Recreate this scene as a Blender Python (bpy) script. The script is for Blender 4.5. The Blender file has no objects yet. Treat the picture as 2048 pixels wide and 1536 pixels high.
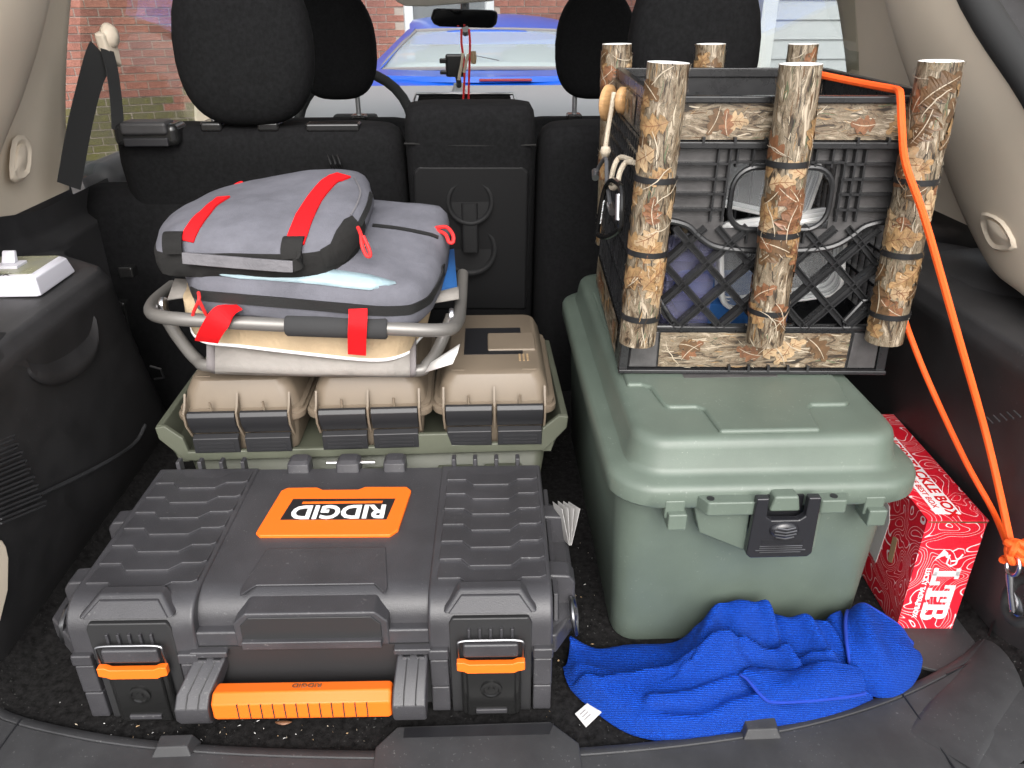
import bpy, bmesh, math, random
from mathutils import Vector, Matrix, noise as mnoise
from mathutils.bvhtree import BVHTree
R = math.radians; PI = math.pi; sin = math.sin; cos = math.cos
S = bpy.context.scene; COL = S.collection
# ---------------------------------------------------------------- camera, sky, sun, exposure
PITCH, YAW, CAMH, FPX = R(26.4), R(2.4), .75, 1547.
cd = bpy.data.cameras.new('camera'); cam = bpy.data.objects.new('camera', cd); COL.objects.link(cam)
cam.location = (0, 0, CAMH); cam.rotation_euler = (PI/2-PITCH, 0, -YAW)
cd.sensor_width = 36; cd.lens = FPX/2048*36; cd.clip_start = .02; cd.clip_end = 500
S.camera = cam
W = bpy.data.worlds.new('World'); S.world = W; W.use_nodes = True
nt = W.node_tree; nt.nodes.clear()
sky = nt.nodes.new('ShaderNodeTexSky'); sky.sky_type = 'NISHITA'; sky.sun_disc = False
SUN_EL, SUN_AZ = R(38), R(178)          # sun straight behind the open tailgate; azimuth from +Y towards +X
sky.sun_elevation = SUN_EL; sky.sun_rotation = SUN_AZ
sky.air_density = 1.0; sky.dust_density = 4.0; sky.ozone_density = .6
hsv = nt.nodes.new('ShaderNodeHueSaturation'); hsv.inputs['Saturation'].default_value = .2   # overcast: nearly grey sky
bg = nt.nodes.new('ShaderNodeBackground'); bg.inputs[1].default_value = .15
wo = nt.nodes.new('ShaderNodeOutputWorld')
nt.links.new(sky.outputs[0], hsv.inputs['Color']); nt.links.new(hsv.outputs[0], bg.inputs[0]); nt.links.new(bg.outputs[0], wo.inputs[0])
sl = bpy.data.lights.new('sun', 'SUN'); sl.energy = .75; sl.angle = R(60); sl.color = (1, .965, .92)
so = bpy.data.objects.new('sun', sl); COL.objects.link(so)
so.rotation_euler = Vector((-sin(SUN_AZ)*cos(SUN_EL), -cos(SUN_AZ)*cos(SUN_EL), -sin(SUN_EL))).to_track_quat('-Z', 'Y').to_euler()
so.location = (0, -3, 4)
vs = S.view_settings; vs.view_transform = 'Standard'; vs.look = 'None'; vs.exposure = 1.15; vs.gamma = 1
# ---------------------------------------------------------------- photograph pixel -> point at a known depth / height / side
_sy, _cy, _sp, _cp = sin(YAW), cos(YAW), sin(PITCH), cos(PITCH)
_R = Vector((_cy, -_sy, 0)); _F = Vector((_sy*_cp, _cy*_cp, -_sp)); _D = Vector((-_sy*_sp, -_cy*_sp, -_cp))
_C = Vector((0, 0, CAMH))
def _ray(x, y): return _F+_R*((x-1024)/FPX)+_D*((y-768)/FPX)
def PY(x, y, Y): d = _ray(x, y); return _C+d*(Y/d.y)
def PZ(x, y, z): d = _ray(x, y); return _C+d*((z-CAMH)/d.z)
def PX(x, y, X): d = _ray(x, y); return _C+d*(X/d.x)
def PR(p): q = Vector(p)-_C; w = q.dot(_F); return 1024+FPX*q.dot(_R)/w, 768+FPX*q.dot(_D)/w
# ---------------------------------------------------------------- materials
MATS = {}
def mat(name, col, rough=.5, metal=0., bump=0, bs=400, var=0, vs_=8, spec=.5, sheen=0, coat=0, stretch=None, col2=None, det=3, speck=0, speck_col=(.5, .5, .48), wrinkle=0, ws=28):
    m = bpy.data.materials.new(name); m.use_nodes = True; n = m.node_tree; N = n.nodes; L = n.links
    b = N['Principled BSDF']; b.inputs['Base Color'].default_value = (*col, 1); b.inputs['Roughness'].default_value = rough
    b.inputs['Metallic'].default_value = metal; b.inputs['Specular IOR Level'].default_value = spec
    b.inputs['Sheen Weight'].default_value = sheen; b.inputs['Coat Weight'].default_value = coat; b.inputs['Sheen Roughness'].default_value = .5
    tc = N.new('ShaderNodeTexCoord'); vec = tc.outputs['Object']
    if stretch:
        mp = N.new('ShaderNodeMapping'); mp.inputs['Scale'].default_value = stretch; L.new(vec, mp.inputs[0]); vec = mp.outputs[0]
    if var or col2:
        t = N.new('ShaderNodeTexNoise'); t.inputs['Scale'].default_value = vs_; t.inputs['Detail'].default_value = 6; t.inputs['Roughness'].default_value = .65; L.new(vec, t.inputs['Vector'])
        r = N.new('ShaderNodeValToRGB'); c2 = col2 or tuple(min(1, c*(1+var)) for c in col); c1 = col if col2 else tuple(c*(1-var) for c in col)
        r.color_ramp.elements[0].position = .35; r.color_ramp.elements[1].position = .65
        r.color_ramp.elements[0].color = (*c1, 1); r.color_ramp.elements[1].color = (*c2, 1)
        L.new(t.outputs[0], r.inputs[0]); L.new(r.outputs[0], b.inputs['Base Color'])
        mr = N.new('ShaderNodeMapRange'); mr.inputs[3].default_value = max(0, rough-.08); mr.inputs[4].default_value = min(1, rough+.1)
        L.new(t.outputs[0], mr.inputs[0]); L.new(mr.outputs[0], b.inputs['Roughness'])
    if bump:
        t = N.new('ShaderNodeTexNoise'); t.inputs['Scale'].default_value = bs; t.inputs['Detail'].default_value = det; L.new(vec, t.inputs['Vector'])
        bp = N.new('ShaderNodeBump'); bp.inputs['Strength'].default_value = bump; bp.inputs['Distance'].default_value = .3/bs
        L.new(t.outputs[0], bp.inputs['Height']); L.new(bp.outputs[0], b.inputs['Normal'])
        if wrinkle:
            tw_ = N.new('ShaderNodeTexNoise'); tw_.inputs['Scale'].default_value = ws; tw_.inputs['Detail'].default_value = 2; tw_.inputs['Distortion'].default_value = 1.5; L.new(tc.outputs['Object'], tw_.inputs['Vector'])
            bw_ = N.new('ShaderNodeBump'); bw_.inputs['Strength'].default_value = wrinkle; bw_.inputs['Distance'].default_value = .012; L.new(tw_.outputs[0], bw_.inputs['Height']); L.new(bw_.outputs[0], bp.inputs['Normal'])
    if speck:
        base = b.inputs['Base Color'].links[0].from_socket if b.inputs['Base Color'].is_linked else None
        t = N.new('ShaderNodeTexNoise'); t.inputs['Scale'].default_value = 260; t.inputs['Detail'].default_value = 2; L.new(tc.outputs['Object'], t.inputs['Vector'])
        t3 = N.new('ShaderNodeTexNoise'); t3.inputs['Scale'].default_value = 14; t3.inputs['Detail'].default_value = 4; L.new(tc.outputs['Object'], t3.inputs['Vector'])
        r2 = N.new('ShaderNodeMapRange'); r2.inputs[1].default_value = .66; r2.inputs[2].default_value = .76; L.new(t.outputs[0], r2.inputs[0])
        r3 = N.new('ShaderNodeMapRange'); r3.inputs[1].default_value = .42; r3.inputs[2].default_value = .7; L.new(t3.outputs[0], r3.inputs[0])
        mu = N.new('ShaderNodeMath'); mu.operation = 'MULTIPLY'; L.new(r2.outputs[0], mu.inputs[0]); L.new(r3.outputs[0], mu.inputs[1])
        m3 = N.new('ShaderNodeMath'); m3.operation = 'MULTIPLY'; m3.inputs[1].default_value = speck; L.new(mu.outputs[0], m3.inputs[0])
        mx = N.new('ShaderNodeMix'); mx.data_type = 'RGBA'; mx.inputs[6].default_value = (*col, 1); mx.inputs[7].default_value = (*speck_col, 1); L.new(m3.outputs[0], mx.inputs[0])
        if base: L.new(base, mx.inputs[6])
        L.new(mx.outputs[2], b.inputs['Base Color'])
    MATS[name] = m; return m
def glassy(name, tint, f0=.04, rough=.02, haze=0., hcol=(.8, .8, .8)):
    m = bpy.data.materials.new(name); m.use_nodes = True; n = m.node_tree; N = n.nodes; L = n.links; N.remove(N['Principled BSDF'])
    tr = N.new('ShaderNodeBsdfTransparent'); tr.inputs[0].default_value = (*tint, 1)
    gl = N.new('ShaderNodeBsdfGlossy'); gl.inputs['Roughness'].default_value = rough
    lw = N.new('ShaderNodeLayerWeight'); pw = N.new('ShaderNodeMath'); pw.operation = 'POWER'; pw.inputs[1].default_value = 5; L.new(lw.outputs['Facing'], pw.inputs[0])
    ma = N.new('ShaderNodeMath'); ma.operation = 'MULTIPLY_ADD'; ma.inputs[1].default_value = .9-f0; ma.inputs[2].default_value = f0; L.new(pw.outputs[0], ma.inputs[0])
    mx = N.new('ShaderNodeMixShader'); L.new(ma.outputs[0], mx.inputs[0])
    src = tr.outputs[0]
    if haze:
        df = N.new('ShaderNodeBsdfDiffuse'); df.inputs[0].default_value = (*hcol, 1); m2 = N.new('ShaderNodeMixShader'); m2.inputs[0].default_value = haze
        L.new(tr.outputs[0], m2.inputs[1]); L.new(df.outputs[0], m2.inputs[2]); src = m2.outputs[0]
    L.new(src, mx.inputs[1]); L.new(gl.outputs[0], mx.inputs[2]); L.new(mx.outputs[0], N['Material Output'].inputs[0])
    MATS[name] = m; return m
mat('carpet', (.012, .0115, .0115), .95, bump=1, bs=700, var=.55, vs_=120, spec=.1, speck=.25)
mat('seat_cloth', (.0075, .0075, .008), .95, bump=.8, bs=1200, var=.3, vs_=150, spec=.1)
mat('black_trim', (.032, .031, .032), .46, bump=.5, bs=1300, var=.2, vs_=12, spec=.35, speck=.12)
mat('sill_plastic', (.034, .034, .036), .55, bump=.5, bs=1300, var=.2, vs_=14, spec=.4, speck=.25)
mat('hatch_black', (.0085, .0085, .009), .6, bump=.4, bs=900, spec=.2)
mat('gloss_black', (.012, .012, .012), .18, spec=.5)
mat('beige_trim', (.76, .655, .52), .55, bump=.25, bs=1200, var=.03, vs_=5, spec=.35)
mat('dash_grey', (.38, .38, .39), .45, bump=.3, bs=900, spec=.5)
mat('door_grey', (.10, .10, .105), .55, bump=.3, bs=900)
mat('headliner', (.45, .42, .37), .9, bump=.3, bs=900)
mat('belt', (.022, .022, .022), .7, bump=.7, bs=700, stretch=(1, 1, 4))
mat('case_plastic', (.041, .040, .044), .38, bump=.8, bs=800, var=.16, vs_=12, spec=.5, speck=.22)
mat('case_dark', (.02, .02, .021), .5, bump=.4, bs=900)
mat('case_orange', (.86, .15, .012), .42, bump=.3, bs=900, spec=.4)
mat('steel', (.6, .6, .62), .3, metal=1)
mat('dark_steel', (.25, .25, .26), .3, metal=1)
mat('white_print', (.85, .85, .85), .5)
mat('black_print', (.012, .012, .014), .4)
mat('olive_tray', (.088, .094, .068), .5, bump=.35, bs=900, var=.1, vs_=12)
mat('tan_can', (.172, .136, .099), .48, bump=.35, bs=1000, var=.06, vs_=12)
mat('latch_black', (.02, .02, .022), .42, bump=.3, bs=900)
mat('green_trunk', (.103, .130, .106), .40, bump=.4, bs=900, var=.11, vs_=7, spec=.5, speck=.3)
mat('latch_gloss', (.016, .016, .019), .22, spec=.6)
mat('crate_black', (.017, .017, .018), .27, bump=.15, bs=500, var=.2, vs_=25, spec=.5)
mat('crate_grey', (.065, .062, .062), .3, bump=.2, bs=300, var=.25, vs_=30)
mat('pvc_white', (.8, .79, .77), .4)
mat('zip_black', (.015, .015, .016), .35)
mat('grey_cloth', (.125, .125, .145), .8, wrinkle=.13, ws=20, bump=1.2, bs=700, var=.14, vs_=18, spec=.2)
mat('grey_cloth_light', (.15, .145, .155), .8, wrinkle=.2, ws=50, bump=1.2, bs=900, var=.14, vs_=20, spec=.2)
mat('black_cloth', (.016, .0155, .015), .85, wrinkle=.2, bump=1, bs=900, spec=.2, var=.2, vs_=20)
mat('zipper', (.012, .012, .012), .6, bump=1.5, bs=600, stretch=(3, 1, 1))
mat('red_web', (.66, .008, .012), .7, bump=1, bs=500, stretch=(1, 3, 3), spec=.2)
mat('red_cord', (.65, .02, .02), .6, bump=1, bs=600)
mat('pale_blue', (.30, .40, .44), .42, wrinkle=.25, ws=22, bump=.3, bs=300)
mat('frame_paint', (.19, .18, .168), .38, metal=.35, bump=.1, bs=700)
mat('foam', (.03, .03, .031), .9, bump=.6, bs=900)
mat('cream_cloth', (.44, .335, .21), .85, wrinkle=.6, ws=18, bump=.7, bs=300, var=.07, vs_=20)
mat('canvas', (.27, .25, .23), .85, wrinkle=.35, ws=14, bump=1, bs=600, var=.1, vs_=9)
mat('canvas_hem', (.17, .155, .155), .85, bump=1, bs=600)
mat('blue_canvas', (.01, .085, .27), .8, bump=1, bs=600)
mat('white_piping', (.8, .8, .8), .6)
mat('paper', (.60, .59, .57), .8, var=.04, vs_=60)
mat('card', (.36, .35, .34), .7, var=.1, vs_=60)
mat('kraft', (.42, .28, .15), .85)
mat('white_plastic', (.60, .59, .64), .35)
mat('switch_face', (.22, .22, .185), .25, vs_=14, col2=(.28, .28, .17))
mat('orange_cord', (.92, .10, .006), .65, bump=1, bs=700, stretch=(3, 3, 1))
mat('rope', (.55, .46, .35), .85, bump=1.5, bs=350, col2=(.62, .54, .42), vs_=160)
mat('wood', (.50, .29, .13), .5, var=.2, vs_=40, stretch=(1, 1, 6))
mat('leaf_tan', (.27, .165, .075), .45, var=.35, vs_=90)
mat('leaf_pale', (.35, .245, .14), .45, var=.25, vs_=90)
mat('leaf_rust', (.17, .075, .035), .45, var=.4, vs_=90)
mat('leaf_dark', (.10, .055, .025), .45, var=.3, vs_=90)
mat('twig_cream', (.43, .365, .275), .45, var=.2, vs_=60)
mat('bark_dark', (.035, .028, .02), .45)
mat('bark_green', (.09, .11, .06), .45)
mat('asphalt', (.06, .06, .06), .9, bump=1, bs=90, var=.25, vs_=5)
mat('mortar', (.30, .25, .22), .95, bump=1, bs=120, var=.1)
for i, c in enumerate(((.205, .082, .060), (.235, .10, .074), (.175, .072, .056))): mat('brick%d' % i, c, .9, bump=1, bs=60, var=.22, vs_=9)
mat('moss_brick', (.085, .075, .05), .95, bump=1, bs=50, col2=(.10, .09, .03), vs_=5)
mat('siding', (.34, .36, .38), .6, bump=.2, bs=60, var=.02)
mat('white_trim', (.5, .52, .53), .5)
mat('car_blue', (.002, .07, .43), .3, metal=0, coat=.35, spec=.4)
mat('tail_red', (.20, .012, .02), .35)
mat('seat_pale', (.45, .45, .43), .7)
mat('rubber', (.02, .02, .02), .75)
mat('maroon_gloss', (.022, .014, .014), .38)
glassy('glass', (.93, .95, .94)); glassy('side_glass', (.86, .88, .86), f0=.02); glassy('far_glass', (.8, .86, .86), haze=.3, hcol=(.75, .85, .85))
glassy('clear_box', (.9, .92, .93), haze=.22, rough=.08); glassy('violet_box', (.72, .72, .88), haze=.16, hcol=(.35, .35, .5), rough=.1)
glassy('window_pane', (.4, .45, .47), haze=.5, hcol=(.3, .33, .35))
m = mat('mirror', (.7, .7, .7), .03, metal=1)
def towel_mat():
    m = mat('towel', (.002, .042, .42), .9, sheen=.12, spec=.1); N = m.node_tree.nodes; L = m.node_tree.links; b = N['Principled BSDF']
    b.inputs['Sheen Tint'].default_value = (.2, .4, 1, 1)
    uv = N.new('ShaderNodeUVMap'); mp = N.new('ShaderNodeMapping'); L.new(uv.outputs[0], mp.inputs[0])
    w = N.new('ShaderNodeTexWave'); w.inputs['Scale'].default_value = 130; w.inputs['Distortion'].default_value = 3.5; w.inputs['Detail'].default_value = 2; w.inputs['Detail Scale'].default_value = 6; w.bands_direction = 'Y'; L.new(mp.outputs[0], w.inputs[0])
    t = N.new('ShaderNodeTexNoise'); t.inputs['Scale'].default_value = 420; t.inputs['Detail'].default_value = 5; L.new(mp.outputs[0], t.inputs[0])
    a = N.new('ShaderNodeMath'); a.operation = 'ADD'; L.new(w.outputs['Fac'], a.inputs[0]); L.new(t.outputs[0], a.inputs[1])
    bp = N.new('ShaderNodeBump'); bp.inputs['Strength'].default_value = 1; bp.inputs['Distance'].default_value = .0026
    rc = N.new('ShaderNodeValToRGB'); rc.color_ramp.elements[0].position = .55; rc.color_ramp.elements[1].position = 1.25 if False else 1.0; rc.color_ramp.elements[0].color = (.002, .036, .36, 1); rc.color_ramp.elements[1].color = (.005, .085, .62, 1)
    hf = N.new('ShaderNodeMath'); hf.operation = 'MULTIPLY'; hf.inputs[1].default_value = .75; L.new(a.outputs[0], hf.inputs[0]); L.new(hf.outputs[0], rc.inputs[0]); L.new(rc.outputs[0], b.inputs['Base Color'])
    L.new(a.outputs[0], bp.inputs['Height']); L.new(bp.outputs[0], b.inputs['Normal'])
towel_mat()
def contour_mat():
    m = mat('red_card', (.72, .012, .03), .42); N = m.node_tree.nodes; L = m.node_tree.links; b = N['Principled BSDF']
    tc = N.new('ShaderNodeTexCoord'); t = N.new('ShaderNodeTexNoise'); t.inputs['Scale'].default_value = 15; t.inputs['Detail'].default_value = 1.2; t.inputs['Roughness'].default_value = .45; t.inputs['Distortion'].default_value = .8
    L.new(tc.outputs['Object'], t.inputs[0])
    def math_(op, a, v):
        k = N.new('ShaderNodeMath'); k.operation = op; L.new(a, k.inputs[0])
        if not isinstance(v, (int, float)): L.new(v, k.inputs[1])
        else: k.inputs[1].default_value = v
        return k.outputs[0]
    a = math_('MULTIPLY', t.outputs[0], 22); fr = math_('FRACT', a, 0); d = math_('ABSOLUTE', math_('SUBTRACT', fr, .5), 0)
    t2 = N.new('ShaderNodeTexNoise'); t2.inputs['Scale'].default_value = 9; L.new(tc.outputs['Object'], t2.inputs[0])
    wdt = math_('MULTIPLY', t2.outputs[0], .12); g = math_('LESS_THAN', d, wdt)
    mx = N.new('ShaderNodeMix'); mx.data_type = 'RGBA'; mx.inputs[6].default_value = (.72, .012, .03, 1); mx.inputs[7].default_value = (.85, .7, .7, 1)
    L.new(g, mx.inputs[0]); L.new(mx.outputs[2], b.inputs['Base Color'])
contour_mat(); mat('towel_hem', (.002, .030, .30), .9, bump=1, bs=500)
def bark_mat(name, sc):
    m = mat(name, (.2, .15, .1), .42, spec=.5); N = m.node_tree.nodes; L = m.node_tree.links; b = N['Principled BSDF']
    tc = N.new('ShaderNodeTexCoord'); mp = N.new('ShaderNodeMapping'); mp.inputs['Scale'].default_value = sc; L.new(tc.outputs['Object'], mp.inputs[0])
    t = N.new('ShaderNodeTexNoise'); t.inputs['Scale'].default_value = 1; t.inputs['Detail'].default_value = 7; t.inputs['Roughness'].default_value = .62; t.inputs['Distortion'].default_value = 1.6; L.new(mp.outputs[0], t.inputs[0])
    r = N.new('ShaderNodeValToRGB'); e = r.color_ramp.elements; e[0].position = .36; e[0].color = (.022, .016, .011, 1); e[1].position = .68; e[1].color = (.42, .35, .265, 1)
    for p, c in ((.425, (.085, .058, .035, 1)), (.47, (.20, .15, .10, 1)), (.50, (.09, .075, .05, 1)), (.535, (.27, .215, .15, 1)), (.57, (.13, .10, .065, 1)), (.61, (.33, .27, .2, 1))): k = e.new(p); k.color = c
    L.new(t.outputs[0], r.inputs[0]); L.new(r.outputs[0], b.inputs['Base Color'])
bark_mat('bark_v', (85, 85, 26)); bark_mat('bark_h', (26, 85, 85)); bark_mat('bark_side', (85, 26, 85))
# ---------------------------------------------------------------- mesh building
class MB:
    def __init__(s): s.v = []; s.f = []; s.mi = []
    def add(s, vs, fs, mi=0):
        o = len(s.v); s.v += [tuple(v) for v in vs]; s.f += [tuple(o+i for i in f) for f in fs]; s.mi += [mi]*len(fs); return s
    def box(s, x0, x1, y0, y1, z0, z1, mi=0):
        return s.add([(x, y, z) for z in (z0, z1) for y in (y0, y1) for x in (x0, x1)],
                     [(0, 2, 3, 1), (4, 5, 7, 6), (0, 1, 5, 4), (2, 6, 7, 3), (0, 4, 6, 2), (1, 3, 7, 5)], mi)
    def hexa(s, a, b, mi=0):   # two quads (lists of 4 points, same winding)
        return s.add(list(a)+list(b), [(3, 2, 1, 0), (4, 5, 6, 7), (0, 1, 5, 4), (1, 2, 6, 5), (2, 3, 7, 6), (3, 0, 4, 7)], mi)
    def prism(s, poly, a0, a1, ax='z', mi=0):
        n = len(poly)
        def P(p, a): return {'z': (p[0], p[1], a), 'y': (p[0], a, p[1]), 'x': (a, p[0], p[1])}[ax]
        vs = [P(p, a0) for p in poly]+[P(p, a1) for p in poly]
        return s.add(vs, [tuple(range(n))[::-1], tuple(range(n, 2*n))]+[(i, (i+1) % n, n+(i+1) % n, n+i) for i in range(n)], mi)
    def loft(s, rings, cap0=True, cap1=True, closed=True, mi=0):
        n = len(rings[0]); vs = [p for r in rings for p in r]; fs = []
        for k in range(len(rings)-1):
            for i in range(n if closed else n-1):
                j = (i+1) % n; fs.append((k*n+i, k*n+j, (k+1)*n+j, (k+1)*n+i))
        if cap0: fs.append(tuple(range(n))[::-1])
        if cap1: fs.append(tuple(range((len(rings)-1)*n, len(rings)*n)))
        return s.add(vs, fs, mi)
    def tube(s, pts, r, n=10, closed=False, flat=1., mi=0, up=None):
        pts = [Vector(p) for p in pts]; rings = []; N = len(pts); prev = None
        for i, p in enumerate(pts):
            a = pts[(i-1) % N] if (closed or i) else p; b = pts[(i+1) % N] if (closed or i < N-1) else p
            t = (b-a).normalized()
            if prev is None:
                u = Vector(up) if up else (Vector((0, 0, 1)) if abs(t.z) < .9 else Vector((1, 0, 0)))
            else: u = prev
            u = (u-t*u.dot(t)).normalized(); prev = u; w = t.cross(u)
            rr = r[i] if isinstance(r, (list, tuple)) else r
            rings.append([p+u*(cos(2*PI*k/n)*rr*flat)+w*(sin(2*PI*k/n)*rr) for k in range(n)])
        if closed: rings.append(rings[0])
        return s.loft(rings, not closed, not closed, mi=mi)
    def ribbon(s, pts, wdir, w, th, mi=0):     # flat strap: path, width direction(s), width, thickness
        pts = [Vector(p) for p in pts]; rings = []; N = len(pts)
        for i, p in enumerate(pts):
            t = (pts[min(i+1, N-1)]-pts[max(i-1, 0)]).normalized()
            wd = Vector(wdir[i] if isinstance(wdir, list) else wdir); wd = (wd-t*wd.dot(t)).normalized(); nn = t.cross(wd)
            ww = w[i] if isinstance(w, list) else w
            rings.append([p+wd*ww/2+nn*th/2, p-wd*ww/2+nn*th/2, p-wd*ww/2-nn*th/2, p+wd*ww/2-nn*th/2])
        return s.loft(rings, mi=mi)
    def lathe(s, prof, c=(0, 0, 0), n=24, ax='z', mi=0):
        rings = []
        for r, h in prof:
            ring = []
            for k in range(n):
                a = 2*PI*k/n; x, y = r*cos(a), r*sin(a)
                ring.append({'z': (c[0]+x, c[1]+y, c[2]+h), 'y': (c[0]+x, c[1]+h, c[2]-y), 'x': (c[0]+h, c[1]+x, c[2]+y)}[ax])
            rings.append(ring)
        return s.loft(rings, mi=mi)
    def grid(s, fn, nu, nv, mi=0):
        vs = [fn(i/nu, j/nv) for j in range(nv+1) for i in range(nu+1)]
        return s.add(vs, [(j*(nu+1)+i, j*(nu+1)+i+1, (j+1)*(nu+1)+i+1, (j+1)*(nu+1)+i) for j in range(nv) for i in range(nu)], mi)
    def xf(s, fn): s.v = [tuple(fn(Vector(v))) for v in s.v]; return s
    def mesh(s, name):
        me = bpy.data.meshes.new(name); me.from_pydata(s.v, [], s.f)
        bm = bmesh.new(); bm.from_mesh(me); bmesh.ops.recalc_face_normals(bm, faces=bm.faces); bm.to_mesh(me); bm.free(); return me
    def obj(s, name, mats, parent=None, bevel=0, seg=2, smooth=38, solid=0, sub=0, loc=None):
        me = s.mesh(name)
        for m_ in ([mats] if isinstance(mats, str) else mats): me.materials.append(MATS[m_])
        for p, i in zip(me.polygons, s.mi): p.material_index = i
        if smooth:
            for p in me.polygons: p.use_smooth = True
            if not bevel: me.set_sharp_from_angle(angle=R(smooth))
        o = bpy.data.objects.new(name, me); COL.objects.link(o)
        if parent is not None: o.parent = parent
        if loc: o.location = loc
        if solid: k = o.modifiers.new('solid', 'SOLIDIFY'); k.thickness = solid; k.offset = 0
        if bevel: k = o.modifiers.new('bevel', 'BEVEL'); k.width = bevel; k.segments = seg; k.limit_method = 'ANGLE'; k.angle_limit = R(32); k.harden_normals = True
        if sub: k = o.modifiers.new('sub', 'SUBSURF'); k.levels = sub; k.render_levels = sub
        return o
def tag(o, label=None, cat=None, group=None, kind=None):
    for k, v in (('label', label), ('category', cat), ('group', group), ('kind', kind)):
        if v: o[k] = v
    return o
def thing(name, label, cat, loc=(0, 0, 0), rz=0, group=None, rx=0, ry=0):
    o = bpy.data.objects.new(name, None); COL.objects.link(o); o.empty_display_size = .05
    o.location = loc; o.rotation_euler = (R(rx), R(ry), R(rz)); return tag(o, label, cat, group)
def clone(o, parent, loc=None, rot=None):
    c = o.copy(); COL.objects.link(c); c.parent = parent
    if loc is not None: c.location = loc
    if rot is not None: c.rotation_euler = rot
    for ch in list(o.children): clone(ch, c)
    return c
def rr(w, d, r, z, cx=0, cy=0, n=5):           # rounded rectangle ring, full width w, depth d
    out = []; r = min(r, w/2-1e-4, d/2-1e-4)
    for k, (sx, sy) in enumerate(((1, 1), (-1, 1), (-1, -1), (1, -1))):
        for i in range(n+1):
            a = PI/2*k+PI/2*i/n; out.append((cx+sx*(w/2-r)+r*cos(a), cy+sy*(d/2-r)+r*sin(a), z))
    return out
def smooth_path(pts, sub=6, closed=False):
    pts = [Vector(p) for p in pts]; out = []; n = len(pts)
    for i in range(n if closed else n-1):
        g = (lambda k: pts[k % n]) if closed else (lambda k: pts[max(0, min(n-1, k))])
        a, b, c, d = g(i-1), g(i), g(i+1), g(i+2)
        for k in range(sub):
            t = k/sub; out.append(.5*((2*b)+(c-a)*t+(2*a-5*b+4*c-d)*t*t+(3*b-a-3*c+d)*t**3))
    if not closed: out.append(pts[-1])
    return out
def text_mesh(body, size, name, matn, parent, o, r, u, off=.0004, bold=0, sx=1, align='CENTER'):
    cu = bpy.data.curves.new(name, 'FONT'); cu.body = body; cu.size = size; cu.offset = bold; cu.align_x = align; cu.align_y = 'CENTER'; cu.resolution_u = 3; cu.extrude = off/2
    t = bpy.data.objects.new(name, cu); COL.objects.link(t); dg = bpy.context.evaluated_depsgraph_get(); dg.update()
    me = bpy.data.meshes.new_from_object(t.evaluated_get(dg)); bpy.data.objects.remove(t); bpy.data.curves.remove(cu)
    o = Vector(o); r = Vector(r).normalized(); u = Vector(u).normalized(); n = r.cross(u)
    for v in me.vertices: v.co = o+r*(v.co.x*sx)+u*v.co.y+n*(v.co.z+off)
    me.materials.clear(); me.materials.append(MATS[matn]); ob = bpy.data.objects.new(name, me); COL.objects.link(ob); ob.parent = parent; return ob
def lerp(a, b, t): return a+(b-a)*t
def pchip(xs, ys, x):
    if x <= xs[0]: return ys[0]
    for i in range(len(xs)-1):
        if x <= xs[i+1]:
            t = (x-xs[i])/(xs[i+1]-xs[i]); t = t*t*(3-2*t); return lerp(ys[i], ys[i+1], t)
    return ys[-1]
def _w(self, root): inv = root.matrix_basis.inverted(); return self.xf(lambda p: inv@p)     # world coordinates -> the thing's own
MB.w = _w
GZ = -.75
# ================================================================ SETTING
tag(MB().grid(lambda u, v: ((u-.5)*400, (v-.5)*400+60, GZ), 8, 8).obj('ground', 'asphalt', smooth=0), kind='structure')
# ---- brick house
rng = random.Random(4)
A0 = Vector((-4.3, 8.35, GZ)); AD = Vector((cos(R(22)), sin(R(22)), 0)); AN = Vector((sin(R(22)), -cos(R(22)), 0))
house = thing('brick_house', 'red brick house with mossy lowest courses and a white framed window, beyond the blue car', 'house', A0, 22)
BW, BH, BT = .215, .0755, .012
bricks = []
win = (3.85, 4.75, .35, 2.4)     # along, height over wall base
for row in range(56):
    for k in range(-30, 48):
        a = k*BW+(row % 2)*BW/2; h = row*BH
        if win[0]-.12 < a+BW/2 < win[1]+.12 and win[2]-.08+.75 < h+BH/2 < win[3]+.75: continue
        bricks.append((a, h, row))
def vis(a, h):
    p = A0+AD*(a+BW/2)+Vector((0, 0, h+BH/2)); x, y = PR(p)
    return (190 < x < 380 and -25 < y < 265) or (675 < x < 860 and -25 < y < 190) or (1085 < x < 1290 and -25 < y < 150) or (860 <= x <= 1085 and -25 < y < 60)
near = [b for b in bricks if vis(b[0], b[1])][:300]; ns = set((b[0], b[1]) for b in near)
bmesh_ = []
for i in range(4):
    mb = MB().box(0, BW-BT, -.012, .05, 0, BH-BT); me = mb.mesh('brick'); me.materials.append(MATS['moss_brick' if i == 3 else 'brick%d' % i]); bmesh_.append(me)
mort = MB().box(-6.6, 10.4, 0, .3, 0, 56*BH).obj('wall_core', 'mortar', house, smooth=0)
for a, h, row in near:
    o = bpy.data.objects.new('brick', bmesh_[3 if row < 5.5+rng.random()*3.5 else rng.randrange(3)]); COL.objects.link(o); o.parent = mort
    o.location = (a+rng.uniform(-.002, .002), rng.uniform(-.004, .003), h+rng.uniform(-.0015, .0015)); o.rotation_euler = (0, rng.uniform(-.006, .006), rng.uniform(-.01, .01))
mb = MB()
for a, h, row in bricks:
    if (a, h) in ns: continue
    mb.box(a, a+BW-BT, -.012+rng.uniform(-.003, .003), .01, h, h+BH-BT, 3 if row < 5.5+rng.random()*3.5 else rng.randrange(3))
tag(mb.obj('bricks', ['brick0', 'brick1', 'brick2', 'moss_brick'], mort, smooth=0), kind='stuff')
wz0, wz1 = win[2]+.75, win[3]+.75
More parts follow.
